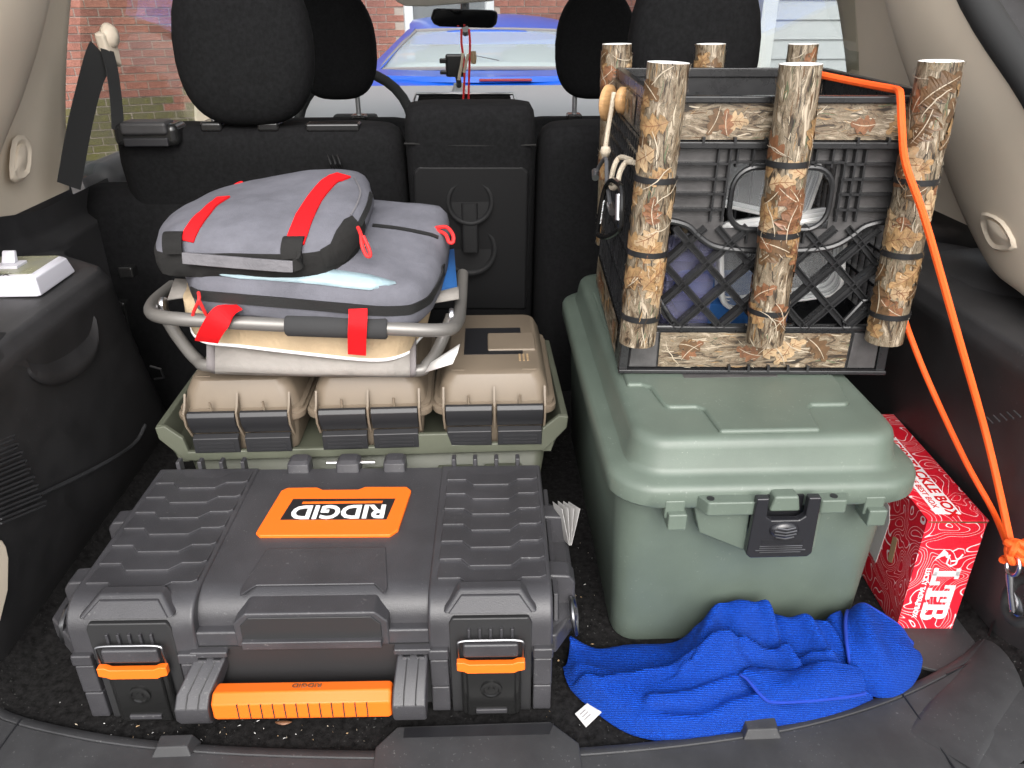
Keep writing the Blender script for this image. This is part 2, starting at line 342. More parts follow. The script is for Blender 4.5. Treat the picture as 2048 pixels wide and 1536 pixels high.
f = MB().box(win[0]-.1, win[0], -.05, .06, wz0-.08, wz1).box(win[1], win[1]+.1, -.05, .06, wz0-.08, wz1).box(win[0], win[1], -.045, .06, wz0-.08, wz0).box(win[0], win[1], -.03, .03, wz0+.95, wz0+1.0).obj('window_frame', 'white_trim', house, bevel=.006)
MB().box(win[0], win[1], .0, .01, wz0, wz1).obj('pane', 'window_pane', f, smooth=0)
# ---- white clapboard house
ch = thing('clapboard_house', 'white clapboard house corner seen past the rear passenger door', 'house', (1.86, 5.45, GZ))
MB().box(.0, 5, .02, 3, 0, 4).obj('wall_core', 'siding', ch, smooth=0)
bd = MB().hexa([(0.07, -.018, 0), (5, -.018, 0), (5, .012, 0), (.07, .012, 0)], [(.07, -.002, .118), (5, -.002, .118), (5, .012, .118), (.07, .012, .118)]).mesh('clapboard'); bd.materials.append(MATS['siding'])
for k in range(33):
    o = bpy.data.objects.new('clapboard', bd); COL.objects.link(o); o.parent = ch; o.location = (0, 0, .1+k*.117)
MB().box(-.03, .07, -.03, .12, 0, 4).obj('corner_board', 'white_trim', ch, bevel=.004)
MB().box(-.02, .018, .12, 3, 0, 4).obj('side_wall', 'siding', ch, smooth=0)
w_ = MB().box(-.05, .0, .3, .4, 1.0, 2.6).box(-.05, .0, 1.1, 1.2, 1.0, 2.6).box(-.05, 0, .4, 1.1, 1.0, 1.1).obj('window_frame', 'white_trim', ch, bevel=.004)
MB().box(-.03, -.022, .4, 1.1, 1.1, 2.6).obj('pane', 'window_pane', w_, smooth=0)
# ---- blue car parked ahead
BX = PY(955, 100, 5.6).x+.07
bc = thing('parked_car', 'bright blue coupe with rear spoiler parked ahead of the windscreen', 'car', (BX, 6.9, GZ))
def bw(mb): return mb.xf(lambda p: Vector((p.x*1.06, p.y-6.9, p.z-GZ)))
def ring_body(y, hw, z0, z1, zs):       # body section: flat floor, bulging sides, shoulder
    return [(-hw*.86, y, z0), (hw*.86, y, z0), (hw*.97, y, lerp(z0, z1, .35)), (hw, y, lerp(z0, z1, .62)), (hw*.96, y, lerp(z0, z1, .85)), (hw*.86, y, z1), (hw*.5, y, z1+zs), (-hw*.5, y, z1+zs), (-hw*.86, y, z1), (-hw*.96, y, lerp(z0, z1, .85)), (-hw, y, lerp(z0, z1, .62)), (-hw*.97, y, lerp(z0, z1, .35))]
rg = [ring_body(*a) for a in ((4.78, .72, -.3, .12, .01), (4.84, .84, -.42, .24, .02), (5.1, .9, -.52, .31, .012), (5.45, .92, -.55, .335, .012), (6.2, .93, -.56, .33, .01), (7.6, .93, -.56, .30, .01), (8.4, .9, -.55, .2, .02), (8.85, .82, -.5, .08, .02), (9.0, .7, -.45, -.05, .01))]
body = bw(MB().loft(rg)).obj('body', 'car_blue', bc, bevel=.02, seg=3)
# greenhouse: roof, pillars, glass
zr, rw, ry0, ry1 = .655, .53, 6.05, 7.05
bzL, btm = 5.38, .355
roof = MB().loft([[(x*rw*k, y, zr-.045*(abs(x)**2.5)-dz) for x in (-1, -.9, -.7, -.4, 0, .4, .7, .9, 1)]+[(x*rw*k, y, zr-.09-dz) for x in (1, 0, -1)] for y, k, dz in ((ry0-.02, .97, .098), (ry0+.12, .99, .065), (6.4, 1.02, .02), (6.75, 1.02, 0), (ry1, 1, .015))])
bw(roof).obj('roof', 'car_blue', bc, smooth=60)
for s in (-1, 1):
    bw(MB().hexa([(s*.76, bzL+.1, .33), (s*.655, bzL-.02, .345), (s*.66, bzL+.45, .34), (s*.78, bzL+.6, .33)], [(s*.53, ry0+.1, .565), (s*.475, ry0-.01, .572), (s*.48, ry0+.2, .57), (s*.535, ry0+.35, .56)])).obj('rear_pillar', 'car_blue', bc, bevel=.015)
    bw(MB().hexa([(s*.76, 7.75, .32), (s*.72, 7.8, .32), (s*.72, 7.85, .3), (s*.76, 7.8, .3)], [(s*.53, ry1, .56), (s*.49, ry1, .575), (s*.49, ry1+.06, .555), (s*.53, ry1+.06, .55)])).obj('front_pillar', 'car_blue', bc)
    bw(MB().hexa([(s*.77, 6.05, .33), (s*.76, 6.05, .33), (s*.75, 7.65, .33), (s*.76, 7.65, .33)], [(s*.54, 6.4, .55), (s*.53, 6.4, .55), (s*.525, 7.05, .56), (s*.535, 7.05, .56)])).obj('side_window', 'far_glass', bc)
rwn = [(-.665, bzL, .352), (.665, bzL, .352), (.475, ry0+.01, .575), (-.475, ry0+.01, .575)]
gl = MB().grid(lambda u, v: (lerp(-.665, .665, u)*lerp(1, .715, v), lerp(bzL, ry0+.02, v)+.06*(2*u-1)**2*(1-v), lerp(.352, .560, v)+.012*sin(PI*v)-.01*(2*u-1)**2), 14, 8)
bw(gl).obj('rear_window', 'far_glass', bc, smooth=80)
bd_ = MB(); edge = [Vector((lerp(-.665, .665, u)*lerp(1, .715, v), lerp(bzL, ry0+.02, v)+.06*(2*u-1)**2*(1-v)-.004, lerp(.352, .560, v)+.012*sin(PI*v)-.01*(2*u-1)**2+.004)) for u, v in [(i/14, 0) for i in range(15)]+[(1, j/8) for j in range(1, 9)]+[(1-i/14, 1) for i in range(1, 15)]+[(0, 1-j/8) for j in range(1, 8)]]
bd_.tube(edge, .012, 6, closed=True); bw(bd_).obj('window_seal', 'canvas_hem', bc)
bw(MB().hexa([(-.72, 7.78, .31), (.72, 7.78, .31), (.72, 7.79, .31), (-.72, 7.79, .31)], [(-.5, 7.06, .575), (.5, 7.06, .575), (.5, 7.07, .575), (-.5, 7.07, .575)])).obj('windscreen', 'far_glass', bc)
sp = MB().loft([[(x, y+.16*(abs(x)/.66)**2, z) for y, z in ((4.98, .305), (5.0, .335), (5.22, .352), (5.24, .33), (5.1, .29))] for x in [-.72+.06*i for i in range(25)]])
spo = bw(sp).obj('spoiler', 'car_blue', bc, smooth=50)
bw(MB().box(-.06, .24, 4.972, 5.0, .312, .326)).obj('brake_light', 'tail_red', spo, bevel=.003)
for x in (-.3, .32):
    st = bw(MB().loft([rr(.42, .14, .06, z, x, 6.35+.1*(z-.05), 4) for z in (.05, .2, .33, .4)]+[rr(.2, .1, .04, .43, x, 6.38, 4), rr(.24, .11, .05, .46, x, 6.4, 4), rr(.22, .1, .05, .53, x, 6.4, 4), rr(.1, .05, .02, .56, x, 6.4, 4)])).obj('seat', 'seat_pale', bc, smooth=60)
bw(MB().box(-.6, .6, 5.5, 6.1, .3, .345)).obj('parcel_shelf', 'seat_pale', bc, bevel=.01)
for x in (-.8, .8):
    for y in (5.55, 8.1):
        wl = bw(MB().lathe([(.02, -.1), (.3, -.1), (.32, -.07), (.32, .07), (.3, .1), (.02, .1)], (x, y, -.43), 28, 'x')).obj('wheel', 'rubber', bc)
        bw(MB().lathe([(.02, -.11), (.2, -.11), (.21, -.09), (.2, .09), (.2, .11), (.02, .11)], (x, y, -.43), 20, 'x')).obj('rim', 'steel', wl)
# ================================================================ THE SUV
suv = thing('suv', 'interior of an SUV with beige pillars and black load bay, seen through its open tailgate', 'car', (0, 1.9, GZ))
SO = Vector((0, 1.9, GZ))
def sv(mb, name, m_, par=None, **k): return mb.xf(lambda p: p-SO).obj(name, m_, suv if par is None else par, **k)
def hump(y): return 0
# load floor carpet, slightly uneven, dips up at the sides
sv(MB().grid(lambda u, v: (lerp(-.60, .66, u), lerp(.55, 1.62, v), .0+.0015*mnoise.noise(Vector((u*9, v*9, 0)))+(.03*max(0, (abs(u-.5)-.475)/.025))), 60, 50), 'load_floor', 'carpet', solid=0)
sv(MB().box(-.72, .72, .52, 3.4, -.45, -.02), 'underbody', 'rubber')
# sill plate: curved edge against the carpet
edge_px = [(-.80, .86), (-.66, .74), (-.576, .672), (-.47, .636), (-.356, .614), (-.2, .598), (0, .588), (.15, .590), (.31, .606), (.43, .632), (.531, .668), (.62, .715), (.70, .79), (.80, .9)]
ep = smooth_path([(x, y, 0) for x, y in edge_px], 5)
rings = []
for p in ep:
    rings.append([(p.x, p.y, -.004), (p.x, p.y-.002, .007), (p.x, p.y-.009, .0115), (p.x, p.y-.014, .0115), (p.x, p.y-.0155, .0098), (p.x, p.y-.017, .0115), (p.x*1.0, p.y-.10, .012), (p.x*1.0, p.y-.14, .002), (p.x*1.0, p.y-.16, -.2)])
sill = sv(MB().loft(rings, False, False, closed=False), 'sill_plate', 'sill_plastic')
for x0, y0, x1, y1 in ((-.62, .70, -.575, .55), (.545, .68, .60, .50)):
    pass
for px, py in ((350, 1497), (1521, 1462)):
    c = PZ(px, py, .012)
    sv(MB().hexa([(c.x-.024, c.y-.012, .008), (c.x+.022, c.y-.012, .008), (c.x+.024, c.y+.014, .004), (c.x-.022, c.y+.014, .004)], [(c.x-.017, c.y-.005, .021), (c.x+.016, c.y-.005, .021), (c.x+.018, c.y+.010, .022), (c.x-.017, c.y+.010, .022)]), 'sill_clip', 'sill_plastic', sill, bevel=.0015)
# floor-board handle in the middle
hx0, hx1 = PZ(752, 1505, .004), PZ(1158, 1500, .004)
hy = .595
poly = [(hx0.x, .54), (hx1.x, .54), (hx1.x, hy-.008), (hx1.x-.03, hy+.022), (hx0.x+.022, hy+.022), (hx0.x, hy-.004)]
hd = sv(MB().prism(poly, .001, .0135), 'floor_handle', 'sill_plastic', bevel=.002)
sv(MB().prism([(hx0.x+.03, hy+.006), (hx1.x-.032, hy+.004), (hx1.x-.026, hy+.018), (hx0.x+.03, hy+.019)], .0128, .0142), 'handle_slot', 'black_print', hd)
for a, b in (((1806, 1390), (1915, 1545)), ((1893, 1348), (2010, 1296)), ((42, 1438), (-10, 1510))):
    sv(MB().tube([PZ(*a, .0118), PZ(*b, .0118)], .0011, 6), 'sill_seam', 'black_print', sill)
# ---- side trim, left
def side(s, X0, name):
    prof = [(.600, .0), (.585, .06), (.572, .20), (.556, .33), (.548, .375), (.556, .396), (.575, .402), (.66, .405), (.70, .41), (.705, .45), (.708, .47)]
    def fn(u, v):
        k = v*(len(prof)-1); i = min(int(k), len(prof)-2); t = k-i; y = lerp(.56, 1.52, u)
        x = lerp(prof[i][0], prof[i+1][0], t); z = lerp(prof[i][1], prof[i+1][1], t)
        y0_ = 1.10+.20*max(0, 1-z/.40); fade = max(0, min(1, (y-y0_)/.17)); fade = fade*fade*(3-2*fade)
        x = lerp(x, .68, fade*(1 if z < .43 else .3)); z2 = z-.02*fade
        x += .05*max(0, .72-y)/.16*(1 if z < .5 else 0)
        return (s*(x+(.055 if s > 0 else 0)), y, z2)
    return sv(MB().grid(fn, 40, 40), name, 'black_trim', smooth=60)
lt = side(-1, 0, 'side_trim')
# crease, vents, pocket on the left trim
def on_left(px, py, X): return PX(px, py, X)
cr = [PX(x, y, -.570) for x, y in ((-60, 1062), (0, 1030), (90, 985), (180, 942), (245, 905), (275, 880), (290, 850))]
sv(MB().tube(smooth_path(cr, 4), .0032, 8), 'panel_crease', 'sill_plastic', lt)
for k in range(9):
    y = 872+k*16.5; x1 = 28+k*8
    pts = [PX(x1-90, y+34, -.562), PX(x1-8, y+1, -.562), PX(x1, y-1, -.562), PX(x1-2, y+7, -.562), PX(x1-90, y+43, -.562)]
    sv(MB().tube(pts, .0015, 6), 'vent_slat', 'sill_plastic', lt)
pk = [PX(x, y, -.5535) for x, y in ((-30, 745), (45, 738), (60, 752), (80, 765), (110, 770), (150, 755), (190, 715), (192, 662))]
sv(MB().loft([[p+Vector((0, 0, 0)) for p in smooth_path(pk, 4)], [p+Vector((.004, .0, .004)) for p in smooth_path(pk, 4)], [p+Vector((.003, .003, .016)) for p in smooth_path(pk, 4)], [p+Vector((-.008, .006, .045)) for p in smooth_path(pk, 4)]], False, False, closed=False), 'pocket_lip', 'black_trim', lt, smooth=60)
for (a, b, c, d) in ((235, 600, 268, 655), (240, 530, 275, 552)):
    p, q = PY(a, b, 1.30), PY(c, d, 1.30)
    sv(MB().box(p.x, q.x, 1.285, 1.31, q.z, p.z), 'seat_bracket', 'gloss_black', lt, bevel=.004)
hk = PY(318, 745, 1.2)
sv(MB().tube([hk+Vector((-.012, 0, .012)), hk+Vector((.006, -.004, .008)), hk+Vector((.008, -.004, -.008)), hk+Vector((-.01, 0, -.012))], .002, 6), 'cargo_hook', 'dark_steel', lt)
cp_ = [PX(x, y, -.566) for x, y in ((-60, 1062), (6, 1080), (14, 1092), (19, 1115), (18, 1180), (2, 1245), (-60, 1262))]
sv(MB().loft([cp_, [p+Vector((-.02, 0, 0)) for p in cp_]]), 'trim_cap', 'beige_trim', lt, bevel=.003)
rt = side(1, 0, 'side_trim')
# right wheel-arch bulge and vent slats
def arch(u, v):
    a = PI*u; b = PI/2*v
    return (.73-.155*cos(b)**.7*1.0, 1.03+.26*cos(a), .03+.43*sin(a)**.6*(.6+.4*cos(b)) if v < 1 else .03+.43*sin(a)**.6*.6)
ar = MB().grid(lambda u, v: (.645+.11*(1-cos(PI/2*v)), 1.02+(.30-.05*v)*cos(PI*u), -.02+(.40+.05*sin(PI/2*v))*sin(PI*u)**.55), 32, 10)
ar2 = MB().grid(lambda u, v: (.587, 1.02+.30*cos(PI*u)*v, -.02+.40*sin(PI*u)**.55*v), 32, 8)
sv(ar, 'wheel_arch_cover', 'black_trim', rt, smooth=70)
for k in range(6):
    a, b = PX(1822-k*1, 868+k*14, .643), PX(1905, 905+k*14, .643)
    sv(MB().tube([a, b], .0013, 6), 'vent_slat', 'sill_plastic', rt)
for k in range(5):
    a = PX(1985+k*14, 846-k*3, .57); sv(MB().tube([a, a+Vector((0, .012, .001))], .001, 6), 'grille_rib', 'sill_plastic', rt)
# right floor tray beside the box, groove and jamb
c0 = [PZ(1815, 1325, .006), PZ(1893, 1346, .006), PZ(2060, 1270, .006), PZ(2060, 1190, .006), PZ(1870, 1180, .006), PZ(1790, 1262, .006)]
sv(MB().prism([(p.x, p.y) for p in c0], .001, .006), 'side_tray', 'sill_plastic', rt, bevel=.001)
jb = smooth_path([PZ(2120, 1130, .004), PZ(2070, 1215, .004), PZ(2025, 1300, .004), PZ(1965, 1385, .006), PZ(1915, 1445, .010), PZ(1880, 1500, .012)], 5)
rings = []
for i, p in enumerate(jb):
    t = (jb[min(i+1, len(jb)-1)]-jb[max(i-1, 0)]).normalized(); n_ = Vector((-t.y, t.x, 0)).normalized(); hgt = .016*sin(PI*min(1, .35+i/len(jb)*.65))
    rings.append([p+n_*(.036*cos(a))+Vector((0, 0, hgt*sin(a)-.001)) for a in [PI*k/10 for k in range(11)]])
sv(MB().loft(rings, False, False, closed=False), 'door_jamb_seal', 'sill_plastic', rt, smooth=80)
# ---- beige pillars
BV = {}
def pillar(s):
    # quarter trim, from the tailgate to the rear door opening
    def fn(u, v):
        z = lerp(.455, 1.02, v); yf = lerp(1.435, 1.56, v)+(.1 if s > 0 else 0); yb = lerp(.70, 1.2, v); y = lerp(yb, yf, u)
        x = lerp(.712, .585, v**1.15)+.02*sin(PI*v)
        e = max(0, (u-.93)/.07); x += .05*e*e
        return (s*(x-(.02*v if s > 0 else 0)), y, z)
    q = sv(MB().grid(fn, 30, 24), 'quarter_trim', 'beige_trim', smooth=70)
    # tailgate pillar cover, standing proud, with a rolled edge
    eg = [(.622, 1.42, .93), (.632, 1.308, .75), (.655, 1.228, .638), (.668, 1.16, .572), (.678, 1.09, .505), (.684, 1.02, .452), (.686, .965, .424), (.686, .90, .418), (.686, .78, .40), (.686, .70, .36)]
    be = [(.57, 1.23, .95), (.606, 1.035, .755), (.626, .91, .665), (.64, .85, .60), (.65, .80, .56), (.655, .76, .52), (.66, .73, .49), (.662, .70, .46), (.664, .67, .42), (.664, .64, .37)]
    E_ = smooth_path([(s*x, y, z) for x, y, z in eg], 5); B_ = smooth_path([(s*x, y, z) for x, y, z in be], 5); rings = []
    for e, b in zip(E_, B_):
        d = (b-e); inw = Vector((-s, 0, 0)); row = [e+Vector((s*.03, .006, -.004)), e+Vector((s*.012, .003, -.002))]
        for k in range(10):
            u = k/9; row.append(e+d*u+inw*(.016*sin(PI*min(1, u*1.05))**.8+.010*min(1, u*6)))
        rings.append(row)
    pcm = MB().loft(rings, False, False, closed=False); BV[s] = BVHTree.FromPolygons([Vector(v) for v in pcm.v], pcm.f)
    pc = sv(pcm, 'pillar_cover', 'beige_trim', smooth=60)
    return q, pc
ql, pl_ = pillar(-1); qr, pr_ = pillar(1)
# rubber seal round the tailgate opening
sl_ = [(.66, .58, .30), (.668, .68, .45), (.655, .80, .56), (.632, .90, .655), (.612, 1.03, .75), (.58, 1.22, .93), (.5, 1.3, 1.0)]
for s in (-1, 1):
    sv(MB().tube(smooth_path([(s*x, y-.0, z) for x, y, z in sl_], 5), .019, 12), 'tailgate_seal', 'rubber', smooth=80)
    sv(MB().loft([[(s*(x+.01), y-.012, z), (s*(x+.05), y-.03, z), (s*(x+.13), y-.05, z), (s*(x+.2), y-.02, z)] for x, y, z in smooth_path(sl_, 4)], False, False, closed=False), 'door_jamb', 'black_trim', smooth=60)
# recessed grab hooks in the beige panels
def recess(par, pts, s, X=None):
    if X is None:
        p = []
        for x, y in pts:
            d = _ray(x, y).normalized(); h = BV[s].ray_cast(_C, d); p.append(h[0] if h[0] else PX(x, y, s*.66))
    else: p = [PX(x, y, X) for x, y in pts]
    c = sum(p, Vector())/len(p); inw = Vector((-s, -.25, 0)).normalized(); rim = smooth_path(p, 3, True)
    mb = MB().loft([[q+(q-c)*.2-inw*.002 for q in rim], [q+(q-c)*.08+inw*.003 for q in rim], [q+inw*.0045 for q in rim], [q+(c-q)*.25+inw*.001 for q in rim], [q+(c-q)*.45+inw*.005+Vector((0, 0, .004)) for q in rim], [q+(c-q)*.8+inw*.0075+Vector((0, 0, .004)) for q in rim]], False, True)
    sv(mb, 'grab_hook', 'beige_trim', par, smooth=50)
recess(ql, [(30, 285), (56, 285), (54, 345), (26, 352)], -1, -.693)
recess(pr_, [(1968, 430), (2005, 445), (2028, 492), (1992, 496), (1972, 465)], 1)
# ---- seat belt on the left pillar
an = PX(207, 72, -.615)
anc = sv(MB().lathe([(.001, .0), (.016, .001), (.02, .006), (.02, .012), (.014, .02), (.001, .023)], an+Vector((.0, 0, 0)), 20, 'x'), 'belt_anchor', 'beige_trim', smooth=60)
b0 = [PX(203, 105, -.612), PX(185, 150, -.62), PX(160, 250, -.64), PX(138, 372, -.66)]
sv(MB().loft([[an+Vector((-.004, -.03, .006)), an+Vector((.012, -.03, .004)), an+Vector((.016, .012, .012)), an+Vector((-.004, .012, .012))], [an+Vector((-.004, -.022, -.03)), an+Vector((.012, -.02, -.034)), an+Vector((.014, .02, -.05)), an+Vector((-.004, .02, -.05))]]), 'belt_guide', 'beige_trim', anc, bevel=.005)
sv(MB().ribbon(smooth_path(b0, 4), (0.35, 1, 0), .047, .0016), 'seat_belt', 'belt')
b1 = [PX(214, 100, -.605), PX(224, 140, -.60), PX(232, 200, -.60), PX(236, 262, -.60)]
sv(MB().ribbon(smooth_path(b1, 4), (.25, 1, 0), .028, .0016), 'seat_belt', 'belt')
# ---- roof, doors, glass
sv(MB().grid(lambda u, v: (lerp(-.60, .60, u), lerp(1.3, 2.45, v), 1.0+.03*cos((u-.5)*PI)-.02*v*v), 12, 10), 'roof', 'headliner', smooth=70, solid=.03)
for s in (-1, 1):
    dt = sv(MB().hexa([(s*.66, 1.56, -.02), (s*.66, 3.15, -.02), (s*.72, 3.15, -.02), (s*.72, 1.56, -.02)], [(s*.685, 1.5, .475), (s*.66, 3.2, .47), (s*.74, 3.2, .47), (s*.76, 1.5, .475)]), 'door_trim', 'door_grey', bevel=.03, seg=4)
    sv(MB().hexa([(s*.68, 2.10, .46), (s*.68, 2.24, .46), (s*.73, 2.24, .46), (s*.73, 2.1, .46)], [(s*.57, 2.05, 1.01), (s*.57, 2.15, 1.01), (s*.63, 2.15, 1.01), (s*.63, 2.05, 1.01)]), 'door_pillar', 'beige_trim', bevel=.015)
    sv(MB().hexa([(s*.66, 3.2, .45), (s*.66, 3.3, .45), (s*.73, 3.3, .45), (s*.73, 3.2, .45)], [(s*.52, 2.4, 1.0), (s*.52, 2.47, 1.0), (s*.6, 2.47, 1.0), (s*.6, 2.4, 1.0)]), 'windscreen_pillar', 'beige_trim', bevel=.015)
    sv(MB().hexa([(s*.72, 1.46, .46), (s*.72, 3.25, .46), (s*.724, 3.25, .46), (s*.724, 1.46, .46)], [(s*.61, 1.5, 1.0), (s*.6, 2.4, 1.0), (s*.604, 2.4, 1.0), (s*.614, 1.5, 1.0)]), 'side_window', 'side_glass', smooth=0)
    # quarter panels outside the trim keep daylight out of the load bay
    sv(MB().hexa([(s*.78, .55, -.3), (s*.78, 1.6, -.3), (s*.79, 1.6, -.3), (s*.79, .55, -.3)], [(s*.77, .78, .5), (s*.77, 1.5, .5), (s*.78, 1.5, .5), (s*.78, .78, .5)]), 'quarter_panel', 'door_grey')
sv(MB().grid(lambda u, v: (lerp(-.64, .64, u)*lerp(1, .82, v), lerp(3.28, 2.45, v)+.08*(1-(2*u-1)**2)*(1-v*.5), lerp(.455, 1.0, v)), 10, 6), 'windscreen', 'glass', smooth=80)
hood = MB().grid(lambda u, v: (lerp(-.78, .78, u), lerp(3.36, 4.25, v), lerp(.33, .20, v)-.12*abs(2*u-1)**3-.25*max(0, v-.8)), 12, 10)
sv(hood, 'bonnet', 'door_grey', smooth=60, solid=.02)
for x in (-.74, .74):
    for y in (1.15, 3.75):
        sv(MB().lathe([(.02, -.1), (.3, -.1), (.335, -.07), (.335, .07), (.3, .1), (.02, .1)], (x, y, -.415), 28, 'x'), 'wheel', 'rubber')
# ---- dashboard
dsh = sv(MB().loft([[(x, 3.34, .44-.01*abs(x)), (x, 3.22, .452), (x, 3.0, .428), (x, 2.84, .405), (x, 2.76, .37), (x, 2.74, .30), (x, 2.85, .1), (x, 3.34, .1)] for x in [-.68+.0971*i for i in range(15)]]), 'dashboard', 'dash_grey', smooth=45)
scr = [PY(x, y, 2.735) for x, y in ((838, 190), (1020, 190), (1030, 232), (828, 232))]
sur = [PY(x, y, 2.73) for x, y in ((832, 187), (1026, 187), (1040, 236), (818, 236))]
bz = MB().tube(sur[3:]+[sur[0]]+[sur[1]]+[sur[2]], .006, 8)
sv(bz, 'display_surround', 'steel', dsh)
sv(MB().hexa(scr, [p+Vector((0, .01, 0)) for p in scr]), 'display', 'gloss_black', dsh)
sw = PY(712, 262, 2.62)
ringp = [sw+Vector((.185*cos(2*PI*k/32), .06*sin(2*PI*k/32), .175*sin(2*PI*k/32))) for k in range(32)]
stw = sv(MB().tube(ringp, .016, 10, closed=True), 'steering_wheel', 'rubber', smooth=80)
sv(MB().box(sw.x-.07, sw.x+.07, sw.y-.01, sw.y+.04, sw.z-.06, sw.z+.05).box(sw.x-.17, sw.x+.17, sw.y, sw.y+.02, sw.z-.015, sw.z+.015), 'wheel_hub', 'rubber', stw, bevel=.01)
# ---- mirror
mc = PY(930, 37, 2.72)
mo = [(lambda q: q+Vector((0, .30*(q.x-mc.x)-.22*(q.z-mc.z), 0)))(PY(x, y, 2.72)) for x, y in ((868, 18), (875, 16), (985, 20), (995, 24), (996, 34), (994, 48), (986, 56), (978, 57), (880, 53), (868, 48), (862, 36))]
mir = sv(MB().loft([mo, [p+Vector((0, .03, 0)) for p in mo]]), 'rear_view_mirror', 'gloss_black', bevel=.004)
mi2 = [mc+(p-mc)*.92+Vector((0, -.0015, 0)) for p in mo]
sv(MB().loft([mi2, [p+Vector((0, .001, 0)) for p in mi2]]), 'mirror_glass', 'mirror', mir, smooth=0)
sv(MB().tube([mc+Vector((0, .03, .0)), mc+Vector((0, .05, .045)), mc+Vector((0, .06, .10))], .014, 12).tube([mc+Vector((0, .0, -.03)), mc+Vector((0, .02, -.042))], .012, 10), 'mirror_stalk', 'gloss_black', mir)
vb = [PY(x, y, 2.5) for x, y in ((740, -40), (1010, -40), (1000, -4), (985, 2), (850, 13), (810, 12), (795, 4))]
sv(MB().loft([vb, [p+Vector((0, .015, 0)) for p in vb]]), 'sun_visor', 'headliner', bevel=.005)
# ---- seats
def egg(cx, cy, cz, hw, hd, hh, n=36, m_=24, p=3.1, top=.72, lean=0.):
    def fn(u, v):
        a = 2*PI*u; b = PI*(v-.5); cb = abs(cos(b))**(2/p); sb = math.copysign(abs(sin(b))**(2/p), sin(b))
        ca = math.copysign(abs(cos(a))**(2/2.6), cos(a)); sa = math.copysign(abs(sin(a))**(2/2.6), sin(a))
        k = 1-(1-top)*max(0, (sb+.15)/1.15)**2-.06*max(0, -sb)**2
        return (cx+hw*cb*ca*k, cy+hd*cb*sa+lean*sb*hh, cz+hh*sb)
    return MB().grid(fn, n, m_)
def seatback(x0, x1, zt, Yt, Yb, rad, name='rear_seat', th=.13, z0=.0):
    w = x1-x0; cx = (x0+x1)/2; rings = []
    for z, k in ((z0, 1), (zt*.5, 1), (zt-.06, 1), (zt-.03, .99), (zt-.012, .965), (zt-.003, .92), (zt, .8)):
        t = z/zt; Yf = lerp(Yb, Yt, t); ins = {1: 0, .99: .008, .965: .022, .92: .04, .8: .055}[k]
        rings.append(rr(w*k, th-ins, rad, z, cx, Yf+th/2, 5))
    return sv(MB().loft(rings), name, 'seat_cloth', smooth=60)
Yt, Yb = 1.37, 1.47
sL = seatback(-.628, -.131, .556, Yt, Yb, .045)
sC = seatback(-.127, .100, .592, Yt-.01, Yb, .03)
sR = seatback(.105, .62, .556, Yt, Yb, .045)
def headrest(par, px, py, Y, hw, hh, hd, lean=.1, post=True, top=.72):
    c = PY(px, py, Y); h = sv(egg(c.x, c.y+hd, c.z, hw, hd, hh, lean=lean, top=top), 'headrest', 'seat_cloth', par, smooth=80)
    return c, h
c, h = headrest(sL, 466, 76, 1.36, .114, .138, .06, top=.62)
for px in (425, 538):
    g = PY(px, 246, 1.40)
    sv(MB().box(g.x-.019, g.x+.019, 1.385, 1.43, .548, .566), 'headrest_guide', 'gloss_black', sL, bevel=.006)
    sv(MB().tube([(g.x, 1.41, .55), (g.x, 1.42, .64)], .006, 10), 'headrest_post', 'steel', sL)
c, h = headrest(sR, 1407, 76, 1.36, .112, .138, .06, top=.62)
# pass-through panel in the middle seat
def onseat(px, py, off): # a point on the sloping back of the seats
    Y = Yt
    for _ in range(4):
        p = PY(px, py, Y); Y = lerp(Yb, Yt, p.z/.556)-off
    return PY(px, py, Y)
pp = [onseat(x, y, .004) for x, y in ((826, 345), (836, 332), (1046, 332), (1058, 345), (1052, 620), (832, 620))]
pan = sv(MB().loft([pp, [p+Vector((0, .02, 0)) for p in pp]]), 'ski_hatch', 'hatch_black', sC, bevel=.006, seg=3)
for y, r in ((405, .042), (500, .05)):
    q = onseat(940, y, .008); sv(MB().lathe([(r, .004), (r, -.0005), (r*.92, -.002), (r*.84, .0), (r*.78, .006), (.001, .007)], q, 28, 'y'), 'cup_recess', 'hatch_black', pan, smooth=60)
q = onseat(940, 455, .010); sv(MB().loft([rr(.03, .012, .005, q.z+dz, q.x, q.y) for dz in (-.045, .045)]), 'hatch_latch', 'hatch_black', pan)
ln = [onseat(808, 287, .001), onseat(940, 291, .002), onseat(1072, 290, .001)]
sv(MB().tube(ln, .0016, 6), 'seat_seam', 'black_cloth', sC)
for a, b in ((238, 332),):
    p, q = PY(a, 300, 1.352), PY(b, 248, 1.352)
    lb = sv(MB().box(p.x-.01, q.x+.012, 1.36, 1.42, p.z+.002, .566), 'latch_bezel', 'gloss_black', sL, bevel=.012, seg=3)
    sv(MB().box(p.x+.006, q.x-.002, 1.354, 1.40, p.z+.022, .57), 'latch_button', 'black_trim', lb, bevel=.006)
    sv(MB().box(p.x+.008, q.x-.004, 1.356, 1.366, p.z+.004, p.z+.018), 'latch_slot', 'black_print', lb, bevel=.002)
p, q = PY(607, 258, 1.37), PY(715, 247, 1.37)
sv(MB().box(p.x, q.x, 1.385, 1.42, .548, .562), 'belt_slot', 'gloss_black', sL, bevel=.004)
an2 = onseat(672, 330, .012)
for dx in (-.008, .0, .008): sv(MB().tube([an2+Vector((dx-.004, 0, .016)), an2+Vector((dx+.002, -.014, .004)), an2+Vector((dx+.006, 0, -.014))], .0022, 6), 'anchor_loop', 'gloss_black', sL)
